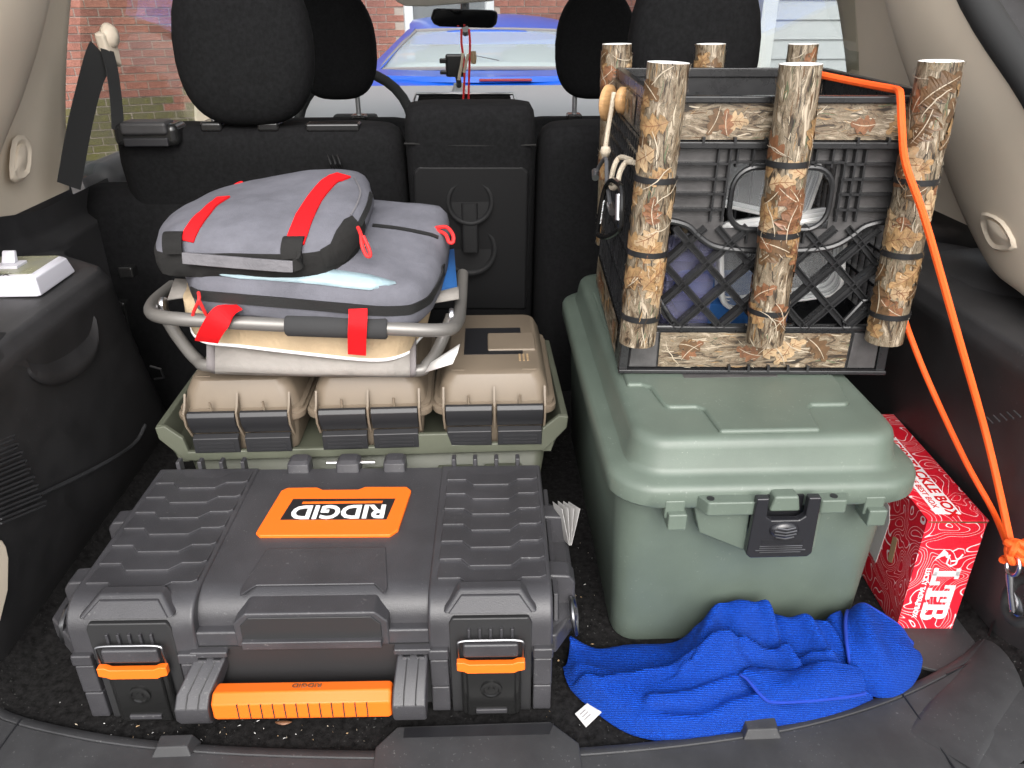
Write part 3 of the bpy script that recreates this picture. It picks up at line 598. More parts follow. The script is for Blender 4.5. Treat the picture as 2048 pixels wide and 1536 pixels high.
# seat cushions and side bolster seen at the edge
sv(MB().loft([rr(.24, .10, .04, z, -.60+.02*z, 1.42+.02, 5) for z in (.0, .30, .42)]+[rr(.16, .06, .03, .45, -.62, 1.44, 5)]), 'seat_bolster', 'seat_cloth', sL, smooth=60)
sv(MB().box(-.62, .62, 1.6, 2.05, -.02, .10), 'seat_cushion', 'seat_cloth', bevel=.04, seg=4)
for px, wpx, hp in ((668, 1, 714), (1193, 1, 1150)):
    c = PY(px, 95, 2.18)
    fs = sv(MB().loft([rr(.50, .13, .06, z, c.x, 2.22, 5) for z in (.0, .3, .40, .43)]+[rr(.44, .1, .05, .452, c.x, 2.22, 5), rr(.3, .05, .02, .462, c.x, 2.22, 5)]), 'front_seat', 'seat_cloth', smooth=60)
    cz = PY(px, 88, 2.18).z
    sv(egg(c.x, 2.2, cz, .107, .055, .135, lean=.08, top=.7), 'headrest', 'seat_cloth', fs, smooth=80)
    pz = PY(hp, 185, 2.2)
    for dx in (0,):
        sv(MB().tube([(pz.x, 2.2, .44), (pz.x, 2.2, .58)], .0065, 10), 'headrest_post', 'steel', fs)
        sv(MB().box(pz.x-.02, pz.x+.02, 2.18, 2.23, .448, .474), 'headrest_guide', 'gloss_black', fs, bevel=.005)
# ================================================================ THE TOOL CASE
tc_ = thing('tool_case', 'large dark grey plastic tool case with orange badge and orange carry handle', 'tool case', (-.194, .655, 0), -1.2)
def octa(hw, y0, y1, c, z, cf=None):
    cf = c if cf is None else cf
    return [(-hw, y0+cf, z), (-hw+cf, y0, z), (hw-cf, y0, z), (hw, y0+cf, z), (hw, y1-c, z), (hw-c, y1, z), (-hw+c, y1, z), (-hw, y1-c, z)]
LW, CH = .267, .165
base = MB().loft([octa(.246, .012, .275, .03, 0), octa(.254, .006, .285, .03, .045), octa(.257, .004, .287, .03, .0455), octa(.265, .0, .29, .03, .090)])
# the middle of the front is set back
cb = base.obj('base', 'case_plastic', tc_, bevel=.003)
for s in (-1, 1):
    MB().prism([(s*.25, .004), (s*.272, .006), (s*(.314 if s < 0 else .296), .045), (s*(.316 if s < 0 else .298), .085), (s*(.298 if s < 0 else .285), .125), (s*.26, .13)], .078, .106).obj('corner_bumper', 'case_plastic', cb, bevel=.003)
    for c0 in (-.0585, .0585):
        cx = s*.1975+c0
        MB().box(cx-.0105, cx+.0105, -.008, .004, .004, .0425).obj('base_block', 'case_plastic', cb, bevel=.002)
        MB().box(cx-.0105, cx+.0105, -.009, .004, .0445, .085).obj('base_block', 'case_plastic', cb, bevel=.002)
        MB().box(cx-.0115, cx+.0115, -.011, .004, .0865, .1015).obj('rim_block', 'case_plastic', cb, bevel=.0025)
MB().loft([octa(.294, .010, .285, .045, .082, .04), octa(.300, .003, .29, .045, .086, .04), octa(.300, .003, .29, .045, .104, .04), octa(.294, .010, .285, .045, .108, .04)]).obj('base_flange', 'case_plastic', tc_, bevel=.002)
MB().box(-.13, .13, -.0015, .012, .012, .104).obj('handle_recess', 'case_dark', cb)
# lid: low centre with a rounded front, two raised shoulders
def lidprof(y0, zt, rad, y1=.29, zb=.104):
    pr = [(y0, zb)]
    for k in range(7): a = PI/2*k/6; pr.append((y0+rad-rad*cos(a), zt-rad+rad*sin(a)))
    pr += [(y1-.012, zt), (y1, zt-.012), (y1, zb)]
    return pr
lid = MB().prism(lidprof(.010, CH-.007, .034), -LW+.01, LW-.01, 'x').obj('lid', 'case_plastic', tc_, smooth=40)
MB().box(-.13, .13, -.001, .1, .103, .124).obj('lid_rim', 'case_plastic', lid, bevel=.003)
for s in (-1, 1):
    sh = MB().prism(lidprof(-.004, CH-.004, .034, zb=.088), s*.128, s*LW, 'x').obj('lid_shoulder', 'case_plastic', lid, bevel=.004, seg=3)
    # seven lapped segments along the top
    n = 7
    for k in range(n):
        yb = .272-k*.0335; yf = yb-.0335
        xs = [-.060, -.034, -.024, .024, .036, .058, .064]; dip = [0, 0, -.0125, -.0125, 0, 0, .004]
        c = s*(LW+.128)/2
        front = [(c+x, yf+d) for x, d in zip(xs, dip)]; back = [(c+x, yb+d+.001) for x, d in zip(xs, dip)]
        mb = MB(); nn = len(xs); vs_l = [(x, y, CH-.001) for x, y in front]+[(x, y, CH-.0045) for x, y in back]+[(x, y, CH-.01) for x, y in front]+[(x, y, CH-.01) for x, y in back]
        fs_ = [(i, i+1, nn+i+1, nn+i) for i in range(nn-1)]+[(i, 2*nn+i, 2*nn+i+1, i+1) for i in range(nn-1)]+[(nn+i, nn+i+1, 3*nn+i+1, 3*nn+i) for i in range(nn-1)]+[(0, nn, 3*nn, 2*nn), (nn-1, 3*nn-1, 4*nn-1, 2*nn-1)]
        mb.add(vs_l, fs_).obj('lapped_panel', 'case_plastic', sh, bevel=.0012, seg=2)
    cx = s*(LW+.128)/2
    # hexagonal brow over the latch and latch pocket
    MB().hexa([(cx-.052, -.0055, .150), (cx+.052, -.0055, .150), (cx+.052, .02, .150), (cx-.052, .02, .150)], [(cx-.034, .016, .1665), (cx+.034, .016, .1665), (cx+.034, .030, .1665), (cx-.034, .030, .1665)]).obj('brow', 'case_plastic', sh, bevel=.0025)
    MB().hexa([(cx-.046, -.0065, .1505), (cx+.046, -.0065, .1505), (cx+.046, .01, .1505), (cx-.046, .01, .1505)], [(cx-.032, .0085, .163), (cx+.032, .0085, .163), (cx+.032, .02, .163), (cx-.032, .02, .163)]).obj('brow_inset', 'case_plastic', sh, bevel=.001)
    MB().prism([(cx-.046, .0), (cx+.046, .0), (cx+.046, .135), (cx+.042, .143), (cx-.042, .143), (cx-.046, .135)], -.0055, .006, 'y').obj('latch_pocket', 'case_dark', sh, bevel=.002)
    for q in range(5): MB().box(cx-.024+q*.012-.0015, cx-.024+q*.012+.0015, -.009, -.004, .116, .130).obj('pocket_rib', 'case_plastic', sh, bevel=.0006)
    # latch
    zl = .021
    la = MB().box(cx-.034, cx+.034, -.014, -.005, .003, .062+zl).obj('latch', 'gloss_black', tc_, bevel=.004)
    MB().box(cx-.028, cx+.028, -.018, -.012, .006, .056+zl).obj('latch_plate', 'gloss_black', la, bevel=.003)
    MB().box(cx-.031, cx+.031, -.017, -.006, .075+zl, .094+zl).obj('latch_pad', 'case_plastic', la, bevel=.003)
    MB().tube(smooth_path([(cx-.036, -.012, .066), (cx-.036, -.015, .09), (cx-.032, -.014, .0975), (cx, -.014, .0985), (cx+.032, -.014, .0975), (cx+.036, -.015, .09), (cx+.036, -.012, .066)], 4), .0016, 8).xf(lambda p: p+Vector((0, 0, zl))).obj('latch_bail', 'dark_steel', la)
    ob = MB().prism([(cx-.038, .060), (cx-.03, .058), (cx-.026, .0555), (cx+.026, .0555), (cx+.03, .058), (cx+.038, .060), (cx+.038, .072), (cx+.03, .072), (cx+.024, .069), (cx-.024, .069), (cx-.03, .072), (cx-.038, .072)], -.021, -.013, 'y').xf(lambda p: p+Vector((0, 0, zl))).obj('latch_band', 'case_orange', la, bevel=.0012)
    MB().lathe([(.012, 0), (.012, -.002), (.009, -.003), (.008, -.001), (.004, -.001), (.004, -.0025), (.001, -.0025)], (cx, -.0182, .05), 20, 'y').obj('lock_hole', 'gloss_black', la)
    MB().box(cx-.018, cx+.018, -.0205, -.017, .013, .019).obj('latch_lip', 'case_plastic', la, bevel=.001)
    # side lugs, ring on the right
    for y in (.07, .185):
        lg = MB().prism([(s*.262, .150), (s*.290, .148), (s*.297, .138), (s*.297, .104), (s*.262, .104)], y-.014, y+.014, 'y').obj('side_lug', 'case_plastic', tc_, bevel=.003)
    MB().tube(smooth_path([(s*.292, .05, .12), (s*.298, .052, .1), (s*.297, .03, .084), (s*.292, .028, .112)], 5, True), .003, 8, closed=True).obj('tie_ring', 'dark_steel', tc_)
    MB().loft([octa(.003, .02, .25, .001, .114)[:], octa(.003, .03, .24, .001, .145)[:]]).xf(lambda p: Vector((p.x+s*.272, p.y, p.z))).obj('side_rail', 'case_plastic', lid, bevel=.002)
# centre handle frame on the lid front
fp = [(-.085, .104), (.085, .104), (.085, .138), (.071, .152), (-.071, .152), (-.085, .138)]
MB().prism(fp, -.003, .03, 'y').obj('front_frame', 'case_plastic', lid, bevel=.0025)
MB().prism([(-.077, .110), (.077, .110), (.077, .136), (.067, .147), (-.067, .147), (-.077, .136)], -.0045, .01, 'y').obj('front_inset', 'case_dark', lid, bevel=.001)
MB().box(-.077, .077, -.010, .006, .106, .117).obj('front_lip', 'case_plastic', lid, bevel=.0015)
MB().prism([(-.066, .035), (.066, .035), (.08, .018), (.082, .03), (.071, .10), (-.071, .10), (-.082, .03), (-.08, .018)], CH-.0075, CH-.0052).obj('raised_panel', 'case_plastic', lid, bevel=.0012)
# hinge blocks at the back
for x, w in ((-.072, .016), (-.003, .017), (.062, .016)):
    MB().loft([rr(w*2, .03, .004, CH-.012, x, .281, 2), rr(w*1.9, .026, .004, CH+.004, x, .283, 2), rr(w*1.4, .018, .004, CH+.008, x, .285, 2)]).obj('hinge_block', 'case_plastic', lid, bevel=.001)
MB().tube([(-.035, .285, CH-.001), (.033, .285, CH-.001)], .0022, 8).obj('hinge_pin', 'steel', lid)
for s in (-1, 1):
    for q in range(4): MB().box(s*.193-.048+q*.03-.003, s*.193-.048+q*.03+.003, .278, .292, CH-.02, CH+.006).obj('rear_fin', 'case_plastic', lid, bevel=.0015)
# badge with upside-down lettering
bz0 = CH-.0075
bpts = [(-.092, .128), (-.086, .122), (.074, .120), (.083, .131), (.091, .216), (.084, .225), (.028, .226), (.02, .220), (-.028, .220), (-.036, .226), (-.076, .226), (-.083, .219)]
bdg = MB().prism(bpts, bz0, bz0+.005).obj('badge', 'case_orange', lid, bevel=.0015)
MB().prism([(-.068, .153), (.066, .151), (.072, .196), (-.062, .198)], bz0+.0045, bz0+.0056).obj('badge_inset', 'black_print', bdg)
MB().prism([(-.048, .1865), (.056, .1862), (.0565, .1905), (-.0475, .1908)], bz0+.0052, bz0+.0061).obj('badge_stripe', 'case_orange', bdg)
text_mesh('RIDGID', .039, 'badge_lettering', 'white_print', bdg, (.003, .1690, bz0+.0056), (-1, 0, 0), (0, -1, 0), bold=.0012, sx=.93)
# carry handle, folded forward onto the floor
hb = [(-.020, .069), (-.036, .072), (-.047, .064), (-.047, .042), (-.039, .034), (-.022, .032)]
grip = MB().loft([[(x, lerp(-.034, y, k), lerp(.052, z, k)) for y, z in hb] for x, k in ((-.108, .9), (-.104, 1), (.084, 1), (.088, .9))])
gp = grip.obj('carry_grip', 'case_orange', tc_, bevel=.0025)
for k in range(12):
    x = -.079+k*.0128; MB().box(x-.0006, x+.0006, -.0476, -.04, .0435, .0640).obj('grip_groove', 'case_dark', gp)
text_mesh('RIDGID', .009, 'grip_lettering', 'leaf_rust', gp, (-.006, -.0285, .0708), (-1, 0, 0), (0, -.98, .18), sx=1.1, off=.0008)
for x, tip in ((-.116, -.128), (.110, .108)):
    hn = MB().loft([[(x-.017, -.002, .094), (x+.017, -.002, .094), (x+.017, .004, .078), (x-.017, .004, .078)], [(x-.018, -.010, .092), (x+.017, -.010, .092), (x+.017, -.004, .074), (x-.018, -.004, .074)], [(tip-.019, -.038, .070), (tip+.018, -.038, .070), (tip+.018, -.024, .045), (tip-.019, -.024, .045)], [(tip-.019, -.049, .060), (tip+.018, -.049, .060), (tip+.018, -.040, .034), (tip-.019, -.040, .034)], [(tip-.019, -.050, .043), (tip+.018, -.050, .043), (tip+.018, -.044, .032), (tip-.019, -.044, .032)]]).obj('handle_arm', 'case_plastic', tc_, bevel=.0025)
    for d in (-.006, .007): MB().tube([(x+d, -.0112, .0915), (tip+d, -.039, .0705), (tip+d, -.0498, .0605)], .0006, 5).obj('arm_groove', 'case_dark', hn)
    MB().box(x-.021, x+.021, -.010, .004, .095, .103).obj('handle_bracket', 'case_plastic', hn, bevel=.002)
    for d in (-.007, .009): MB().box(x+d-.004, x+d+.004, -.0115, -.008, .0885, .0935).obj('bracket_slot', 'steel', hn)
# hang tag booklet on the right side
hp_ = MB()
for k in range(4):
    a = R(-12+k*9); o_ = Vector((.288, .185, .11)); d1 = Vector((sin(a)*.9, .12, cos(a))).normalized(); d2 = Vector((.35, -.9, .1)).normalized()
    hp_.hexa([o_+Vector((.001*k, 0, 0)), o_+d2*.03+Vector((.001*k, 0, 0)), o_+d2*.03+d1*.055, o_+d1*.05], [o_+Vector((.001*k+.0006, 0, 0)), o_+d2*.03+Vector((.001*k+.0006, 0, 0)), o_+d2*.03+d1*.055+Vector((.0006, 0, 0)), o_+d1*.05+Vector((.0006, 0, 0))])
ht = hp_.obj('hang_tag', 'card', tc_, smooth=0)
# ================================================================ AMMO CRATE AND CANS
tr = thing('ammo_tray', 'olive green open tray holding three tan ammo cans', 'tray', (-.172, .985, 0), .8)
TW = .296
bx_ = MB().loft([rr(.50, .25, .02, 0, 0, .145), rr(.535, .268, .02, .15, 0, .145), rr(.535, .268, .02, .152, 0, .145)], True, True).obj('tray_box', 'olive_tray', tr, bevel=.002)
fr_ = [(-TW, .208), (-TW+.002, .188), (-.256, .150), (.256, .150), (TW-.002, .188), (TW, .208), (TW-.012, .209), (.256, .184), (.256, .168), (.085, .168), (.078, .184), (.032, .184), (.025, .168), (-.078, .168), (-.085, .184), (-.130, .184), (-.137, .168), (-.255, .168), (-.262, .184), (-TW+.012, .209)]
fr_ = [(-TW, .205), (-TW+.002, .186), (-.262, .148), (.262, .148), (TW-.002, .186), (TW, .205), (TW-.014, .207), (.258, .186), (.254, .163), (.125, .163), (.121, .182), (.066, .182), (.062, .163), (-.115, .163), (-.119, .182), (-.170, .182), (-.174, .163), (-.256, .163), (-.26, .186), (-TW+.014, .207)]
MB().prism(fr_, -.003, .005, 'y').obj('tray_rim', 'olive_tray', tr, bevel=.002)
for s in (-1, 1):
    MB().hexa([(s*.262, .0, .148), (s*.27, .0, .148), (s*.27, .28, .148), (s*.262, .28, .148)], [(s*TW, .0, .206), (s*(TW-.01), .0, .207), (s*(TW-.01), .28, .207), (s*TW, .28, .206)]).obj('tray_flare', 'olive_tray', tr, bevel=.002)
for x in (-.09, .02, .13, .2): MB().box(x-.028, x+.028, -.003, .006, .112, .124).obj('tray_slot', 'olive_tray', bx_, bevel=.002)
for i, (cx, lab) in enumerate(((-.177, 'tan plastic ammo can under the folded stool, beside the black side trim'), (.007, 'tan plastic ammo can in the middle of the olive tray'), (.188, 'tan plastic ammo can beside the green trunk, its carrying handle uncovered'))):
    can = thing('ammo_can', lab, 'ammo can', tr.matrix_basis@Vector((cx, .004, .153)), .2+(0, .6, -.8)[i], group='tan ammo cans in the olive tray')
    cw = .158
    MB().loft([rr(cw-.012, .245, .015, 0, 0, .135), rr(cw, .256, .015, .055, 0, .135)]).obj('can_body', 'tan_can', can, bevel=.002)
    z0 = .055
    li = MB().loft([rr(cw+.022, .272, .02, z0, 0, .137), rr(cw+.024, .274, .02, z0+.003, 0, .137), rr(cw+.024, .274, .02, z0+.009, 0, .137), rr(cw+.018, .268, .02, z0+.011, 0, .137), rr(cw+.018, .268, .02, z0+.016, 0, .137), rr(cw+.006, .258, .02, z0+.018, 0, .137), rr(cw-.004, .25, .02, z0+.04, 0, .137), rr(cw-.02, .234, .018, z0+.056, 0, .137), rr(cw-.026, .226, .016, z0+.058, 0, .137)]).obj('can_lid', 'tan_can', can, smooth=35)
    zt = z0+.058
    MB().box(-.045, .045, .085, .19, zt-.006, zt+.0006).obj('handle_well', 'black_print', li)
    MB().box(-.009, .066, .098, .165, zt-.004, zt+.003).obj('can_handle', 'tan_can', li, bevel=.003)
    for s in (-1, 1):
        MB().prism([(s*.062, .03), (s*.042, .03), (s*.042, .032), (s*.06, .032)], zt-.001, zt+.0012).obj('lid_rib', 'tan_can', li)
        lx = s*.037
        lt_ = MB().prism([(.0, .033), (-.010, .050), (-.012, .064), (-.009, .07), (-.004, .071), (-.006, .055), (.001, .035)], lx-.0335, lx+.0335, 'x').xf(lambda p: p+Vector((0, 0, .004))).obj('latch', 'latch_black', can, bevel=.0012)
        MB().prism([(-.002, .006), (-.008, .008), (-.009, .032), (.0, .036), (.003, .034)], lx-.0325, lx+.0325, 'x').obj('latch_tab', 'latch_black', lt_, bevel=.0012)
        for q in (.012, .018, .024): MB().box(lx-.025, lx+.025, -.0098, -.004, q-.0012, q+.0012).obj('tab_ridge', 'latch_black', lt_)
        MB().tube([(lx, -.001, .068), (lx, -.003, .088)], .0018, 6).obj('lid_pin', 'tan_can', can)
    for x in (-.073, .0, .073): MB().prism([(.003, .03), (-.012, .055), (-.013, .075), (-.004, .082), (.006, .098), (.008, .03)], x-.0014, x+.0014, 'x').obj('lid_fin', 'tan_can', can)
    if i == 2:
        for q in range(3): MB().box(.038+q*.006, .041+q*.006, .06, .085, zt, zt+.0008).obj('lid_mark', 'leaf_pale', li)
# ================================================================ GREEN TRUNK
TZ = .322
trk = thing('storage_trunk', 'green plastic storage trunk with black latch and domed lid', 'storage trunk', (.319, .70, 0), -.4)
tl = .64
MB().loft([rr(.316, tl-.09, .03, 0, .004, tl/2+.005), rr(.320, tl-.085, .035, .004, .004, tl/2+.005), rr(.332, tl-.055, .04, .255, 0, tl/2), rr(.333, tl-.054, .04, .27, 0, tl/2)]).obj('trunk_body', 'green_trunk', trk, smooth=40)
ld = MB().loft([rr(a, tl+b, r_, z, 0, tl/2, 8) for a, b, r_, z in ((.353, 0, .055, .244), (.359, .006, .055, .248), (.359, .006, .055, .265), (.355, .002, .055, .270), (.347, -.008, .052, .2732), (.326, -.026, .046, .2752), (.316, -.036, .043, .2775), (.311, -.042, .041, .283), (.305, -.050, .039, .304), (.301, -.055, .037, .3105), (.294, -.062, .035, .3146), (.283, -.074, .032, .3161), (.27, -.088, .03, .3163))]).obj('trunk_lid', 'green_trunk', trk, smooth=40)
# raised field between two sunken corners
def soft(poly, name, z1=.3205, zb=.300, ins=.008):
    c = Vector((sum(p[0] for p in poly)/len(poly), sum(p[1] for p in poly)/len(poly)))
    MB().prism(poly, zb, z1).obj(name, 'green_trunk', ld, bevel=.004, seg=4)
soft([(-.056, .038), (.058, .038), (.064, .09), (.070, .097), (.113, .097), (.118, .103), (.128, .150), (.128, .5), (-.14, .5), (-.14, .158), (-.122, .158), (-.113, .150), (-.106, .104), (-.100, .097), (-.068, .097), (-.061, .09)], 'raised_field')
MB().box(-.065, .055, .172, .30, .3200, .3212).obj('grip_well', 'crate_grey', ld)
# latch assembly
def tpx(px, py, Y=.695): p = trk.matrix_basis.inverted()@PY(px, py, Y); return p
lp0, lp1 = tpx(1488, 1100), tpx(1630, 968)
for a, b, c_, d in ((1395, 1488, 985, 1095), (1632, 1690, 970, 1090)):
    p, q = tpx(a, c_), tpx(b, d)
    s = 1 if a > 1500 else -1
    if s < 0: MB().hexa([(p.x+.012, .03, q.z+.012), (q.x-.001, .03, q.z), (q.x-.001, -.012, q.z), (p.x+.012, .008, q.z+.012)], [(p.x, .03, min(p.z+.004, .246)), (q.x-.001, .03, .2465), (q.x-.001, -.008, .2465), (p.x, .004, min(p.z+.004, .246))]).obj('latch_housing', 'green_trunk', trk, bevel=.002)
    else: MB().hexa([(p.x+.002, .03, q.z), (p.x+.012, .03, q.z), (p.x+.012, -.008, q.z), (p.x+.002, -.012, q.z)], [(p.x+.002, .03, .2465), (p.x+.012, .03, .2465), (p.x+.012, -.006, .2465), (p.x+.002, -.008, .2465)]).obj('latch_housing', 'green_trunk', trk, bevel=.002)
    h0 = (p.x+q.x)/2-s*(-.0 if s < 0 else .0)
    x0, x1 = (p.x, q.x+.01) if s < 0 else (p.x-.005, p.x+.038)
    lb_ = MB().prism([(x0, .018), (x0, .0), (x0+.01, -.018), (x1-.006, -.018), (x1, -.004), (x1, .018)], .245, .2625).obj('lock_boss', 'green_trunk', ld, bevel=.002)
    hx = x0+.014 if s < 0 else x1-.018
    MB().lathe([(.0042, 0), (.0042, .001)], (hx, -.0095, .2622), 14).obj('lock_hole', 'black_print', lb_)
lx0, lx1 = lp0.x, lp1.x; cxl = (lx0+lx1)/2
MB().prism([(lx0+.01, .20), (lx1-.01, .20), (lx1-.01, .262), (lx0+.01, .262)], -.006, .02, 'y').obj('latch_back', 'black_print', trk)
la = MB().prism([(lx0-.004, .195), (lx0+.001, .190), (lx1-.001, .190), (lx1+.004, .195), (lx1+.002, .270), (lx1-.012, .270), (lx1-.012, .246), (lx1-.018, .241), (lx0+.018, .241), (lx0+.012, .246), (lx0+.012, .270), (lx0-.002, .270)], -.023, -.013, 'y').obj('latch', 'latch_gloss', trk, bevel=.002)
MB().prism([(lx0+.016, .248), (lx1-.016, .248), (lx1-.02, .268), (lx0+.02, .268)], -.017, .01, 'y').obj('latch_keeper', 'green_trunk', ld, bevel=.003)
MB().lathe([(.0165, 0), (.0165, -.001), (.014, -.004), (.008, -.0055), (.001, -.006)], (0, 0, 0), 24, 'y').xf(lambda p: Vector((cxl+p.x, -.023+p.y, .229+p.z*.66))).obj('thumb_pad', 'latch_gloss', la, smooth=60)
for q in range(4): MB().tube([(cxl-.013+.002*abs(q-1.5), -.0282, .2225+q*.004), (cxl, -.030, .2215+q*.004), (cxl+.013-.002*abs(q-1.5), -.0282, .2225+q*.004)], .0011, 6).obj('thumb_ridge', 'dark_steel', la)
MB().box(cxl-.023, cxl+.023, -.0235, -.018, .2095, .2155).obj('latch_slot', 'black_print', la)
for q, w in enumerate((.024, .024, .028, .023)): MB().tube([(cxl-w, -.0234, .2065-q*.0028), (cxl+w, -.0234, .2065-q*.0028)], .0007, 6).obj('latch_ridge', 'dark_steel', la)
for px in (1350, 1745):
    p = tpx(px, 1030); MB().box(p.x-.0115, p.x+.011, -.004, .03, .232, .256).box(p.x-.0085, p.x+.0125, -.012, .02, .222, .243).obj('hanger_tab', 'green_trunk', trk, bevel=.002)
# ================================================================ CAMO MILK CRATE
CRH = .339
cr_ = thing('milk_crate', 'black lattice milk crate with camouflage tape and six camouflage rod tubes, on the green trunk', 'crate', (.344, .8835, .3212), -3.2)
def tp(mb): return mb.xf(lambda p: Vector((p.x*(1-.085*p.z/CRH), p.y, p.z)))
HW, CD = .1705, .345
def bar2(x0, z0, x1, z1, w, y0, y1):
    d = Vector((x1-x0, z1-z0)).normalized(); n = Vector((-d.y, d.x))*w/2
    q = [(x0+n.x, z0+n.y), (x1+n.x, z1+n.y), (x1-n.x, z1-n.y), (x0-n.x, z0-n.y)]
    return MB().hexa([(x, y0, z) for x, z in q], [(x, y1, z) for x, z in q])
# four faces as frames
ff = tp(MB().box(-HW, HW, .002, .014, .062, .290).box(-HW, HW, 0, .001, 0, .001))
fr = thing_ = None
def crate_rail(name, *b, m_='crate_black', par=None, bev=.0015): return tp(MB().box(*b)).obj(name, m_, cr_ if par is None else par, bevel=bev)
front = crate_rail('front_rim', -HW, HW, -.004, .010, .3275, CRH-.004)
for x0, x1 in ((-HW, -HW+.012), (HW-.012, HW)):
    crate_rail('corner_post', x0, x1, -.001, .012, .004, .326); crate_rail('corner_post', x0, x1, CD-.012, CD, .004, .326)
crate_rail('front_ledge', -HW+.012, HW-.012, -.005, .010, .279, .287, par=front)
crate_rail('front_sill', -HW, HW, -.006, .012, .0, .0055, par=front)
crate_rail('front_panel', -HW+.012, HW-.012, .002, .008, .287, .326, par=front)
crate_rail('front_panel', -HW+.012, HW-.012, .002, .008, .0055, .059, par=front)
crate_rail('lattice_rail', -HW+.012, HW-.012, -.001, .012, .0585, .0635, par=front)
crate_rail('crate_bottom', -HW+.005, HW-.005, .012, CD-.01, .002, .008)
hx0_, hx1_, hz0, hz1 = -.056, .066, .186, .258
for b in ((-HW+.012, hx0_-.004, .190, .279), (hx1_+.004, HW-.012, .190, .279), (hx0_-.004, hx1_+.004, hz1+.003, .279)):
    crate_rail('backing_plate', b[0], b[1], .008, .011, b[2], b[3], 'crate_grey', m_='crate_grey', par=front, bev=0) if False else tp(MB().box(b[0], b[1], .008, .011, b[2], b[3])).obj('backing_plate', 'crate_grey', front)
cy_ = (hz0+hz1)/2; rad = (hz1-hz0)/2
hp2 = [(x, z) for x, z, _ in rr(hx1_-hx0_, hz1-hz0, .026, 0, (hx0_+hx1_)/2, cy_, 6)]
tp(MB().tube([(x, .002, z) for x, z in hp2], .0035, 8, closed=True)).obj('handle_ring', 'crate_black', front)
for z in (.262, .245, .228, .210):
    for x0, x1 in ((-HW+.012, -.064), (.074, HW-.012)): tp(bar2(x0, z, x1, z, .0026, -.001, .010)).obj('grid_bar', 'crate_black', front)
for x in (-.078, -.064, .076, .088, .100): tp(bar2(x, .196, x, .279, .0026, -.001, .010)).obj('grid_bar', 'crate_black', front)
tp(bar2(-.064, .264, .076, .264, .0026, -.001, .010)).obj('grid_bar', 'crate_black', front)
for x in (-.055, -.036, -.017, .022, .04, .06): tp(bar2(x, .258, x, .279, .0025, -.001, .010)).obj('grid_bar', 'crate_black', front)
for x in (-.03, -.012, .022, .04): tp(bar2(x, .170, x, .186, .0025, -.001, .010)).obj('grid_bar', 'crate_black', front)
arc_ = [(-.158, .195), (-.13, .196), (-.105, .19), (-.09, .178), (-.07, .166), (-.04, .161), (0, .16), (.05, .161), (.08, .166), (.1, .178), (.115, .19), (.14, .196), (.158, .195)]
tp(MB().tube(smooth_path([(x, .003, z) for x, z in arc_], 4), .004, 8)).obj('arch_bar', 'crate_black', front)
tp(MB().prism([(x, z) for x, z in arc_[1:-1]]+[(.12, .2), (.07, .2), (.07, .186), (-.06, .186), (-.06, .2), (-.11, .2)], .006, .010, 'y')).obj('arch_plate', 'crate_grey', front)
def clip(x0, z0, sgn):   # 45 degree line through (x0, z0 at bottom) clipped
    zb, zt = .062, .188; xa, xb = x0, x0+sgn*(zt-zb); za, zc = zb, zt
    lo, hi = -.157, .157
    def lim(x, z):
        if x < lo: return lo, z+(lo-x)*sgn
        if x > hi: return hi, z-(x-hi)*sgn
        return x, z
    a = lim(xa, za); b = lim(xb, zc)
    return (a, b) if (b[1]-a[1]) > .012 and a[1] < zt and b[1] > zb else None
for sgn in (1, -1):
    for k in range(-7, 8):
        q = clip(k*.0535+.006, .062, sgn)
        if q:
            lb2 = tp(bar2(*q[0], *q[1], .0085, .004, .012)).obj('lattice_bar', 'crate_black', front)
            for o_ in (-.0032, .0032):
                d = Vector((q[1][0]-q[0][0], q[1][1]-q[0][1])).normalized(); nx, nz = -d.y*o_, d.x*o_
                tp(bar2(q[0][0]+nx, q[0][1]+nz, q[1][0]+nx, q[1][1]+nz, .0014, -.001, .005)).obj('bar_edge', 'crate_black', lb2)
for s in (-1, 1):      # solid lower corner gussets
    pg = [(s*.158, .062), (s*.108, .062), (s*.108, .07), (s*.128, .098), (s*.158, .104)]
    tp(MB().tube([(x, .002, z) for x, z in pg], .003, 8, closed=True)).obj('corner_gusset', 'crate_black', front)
    tp(MB().prism([(s*.157, .007), (s*.122, .007), (s*.124, .055), (s*.157, .055)], .0, .003, 'y')).obj('foot_pad', 'crate_grey', front, bevel=.001)
for x in (-.1, -.062, -.025, .085, .122): tp(MB().box(x-.0015, x+.0015, -.006, .002, .284, .292)).obj('ledge_rib', 'crate_black', front)
for x in (-.03, -.005, .02, .045, .07): tp(MB().box(x-.0015, x+.0015, -.006, .002, .003, .012)).obj('ledge_rib', 'crate_black', front)
# sides and back: rim, panel, slats
for s in (-1, 1):
    sd = tp(MB().box(s*HW, s*(HW-.012), .010, CD, .326, CRH)).obj('side_rim', 'crate_black', cr_, bevel=.0015)
    tp(MB().box(s*HW*.999, s*(HW-.006), .012, CD-.012, .287, .326)).obj('side_panel', 'crate_black', sd)
    tp(MB().box(s*HW*.999, s*(HW-.006), .012, CD-.012, .004, .055)).obj('side_panel', 'crate_black', sd)
    for z in (.055, .10, .145, .19, .225, .245, .265, .283): tp(MB().box(s*HW, s*(HW-.009), .012, CD-.012, z-.002, z+.002)).obj('side_bar', 'crate_black', sd)
    for k in range(15): tp(MB().box(s*HW, s*(HW-.008), .03+k*.0205-.0015, .03+k*.0205+.0015, .055, .283)).obj('side_slat', 'crate_black', sd)
bk = tp(MB().box(-HW+.012, HW-.012, CD-.012, CD, .326, CRH)).obj('back_rim', 'crate_black', cr_, bevel=.0015)
tp(MB().box(-HW+.012, HW-.012, CD-.008, CD, .19, .326)).obj('back_panel', 'crate_black', bk)
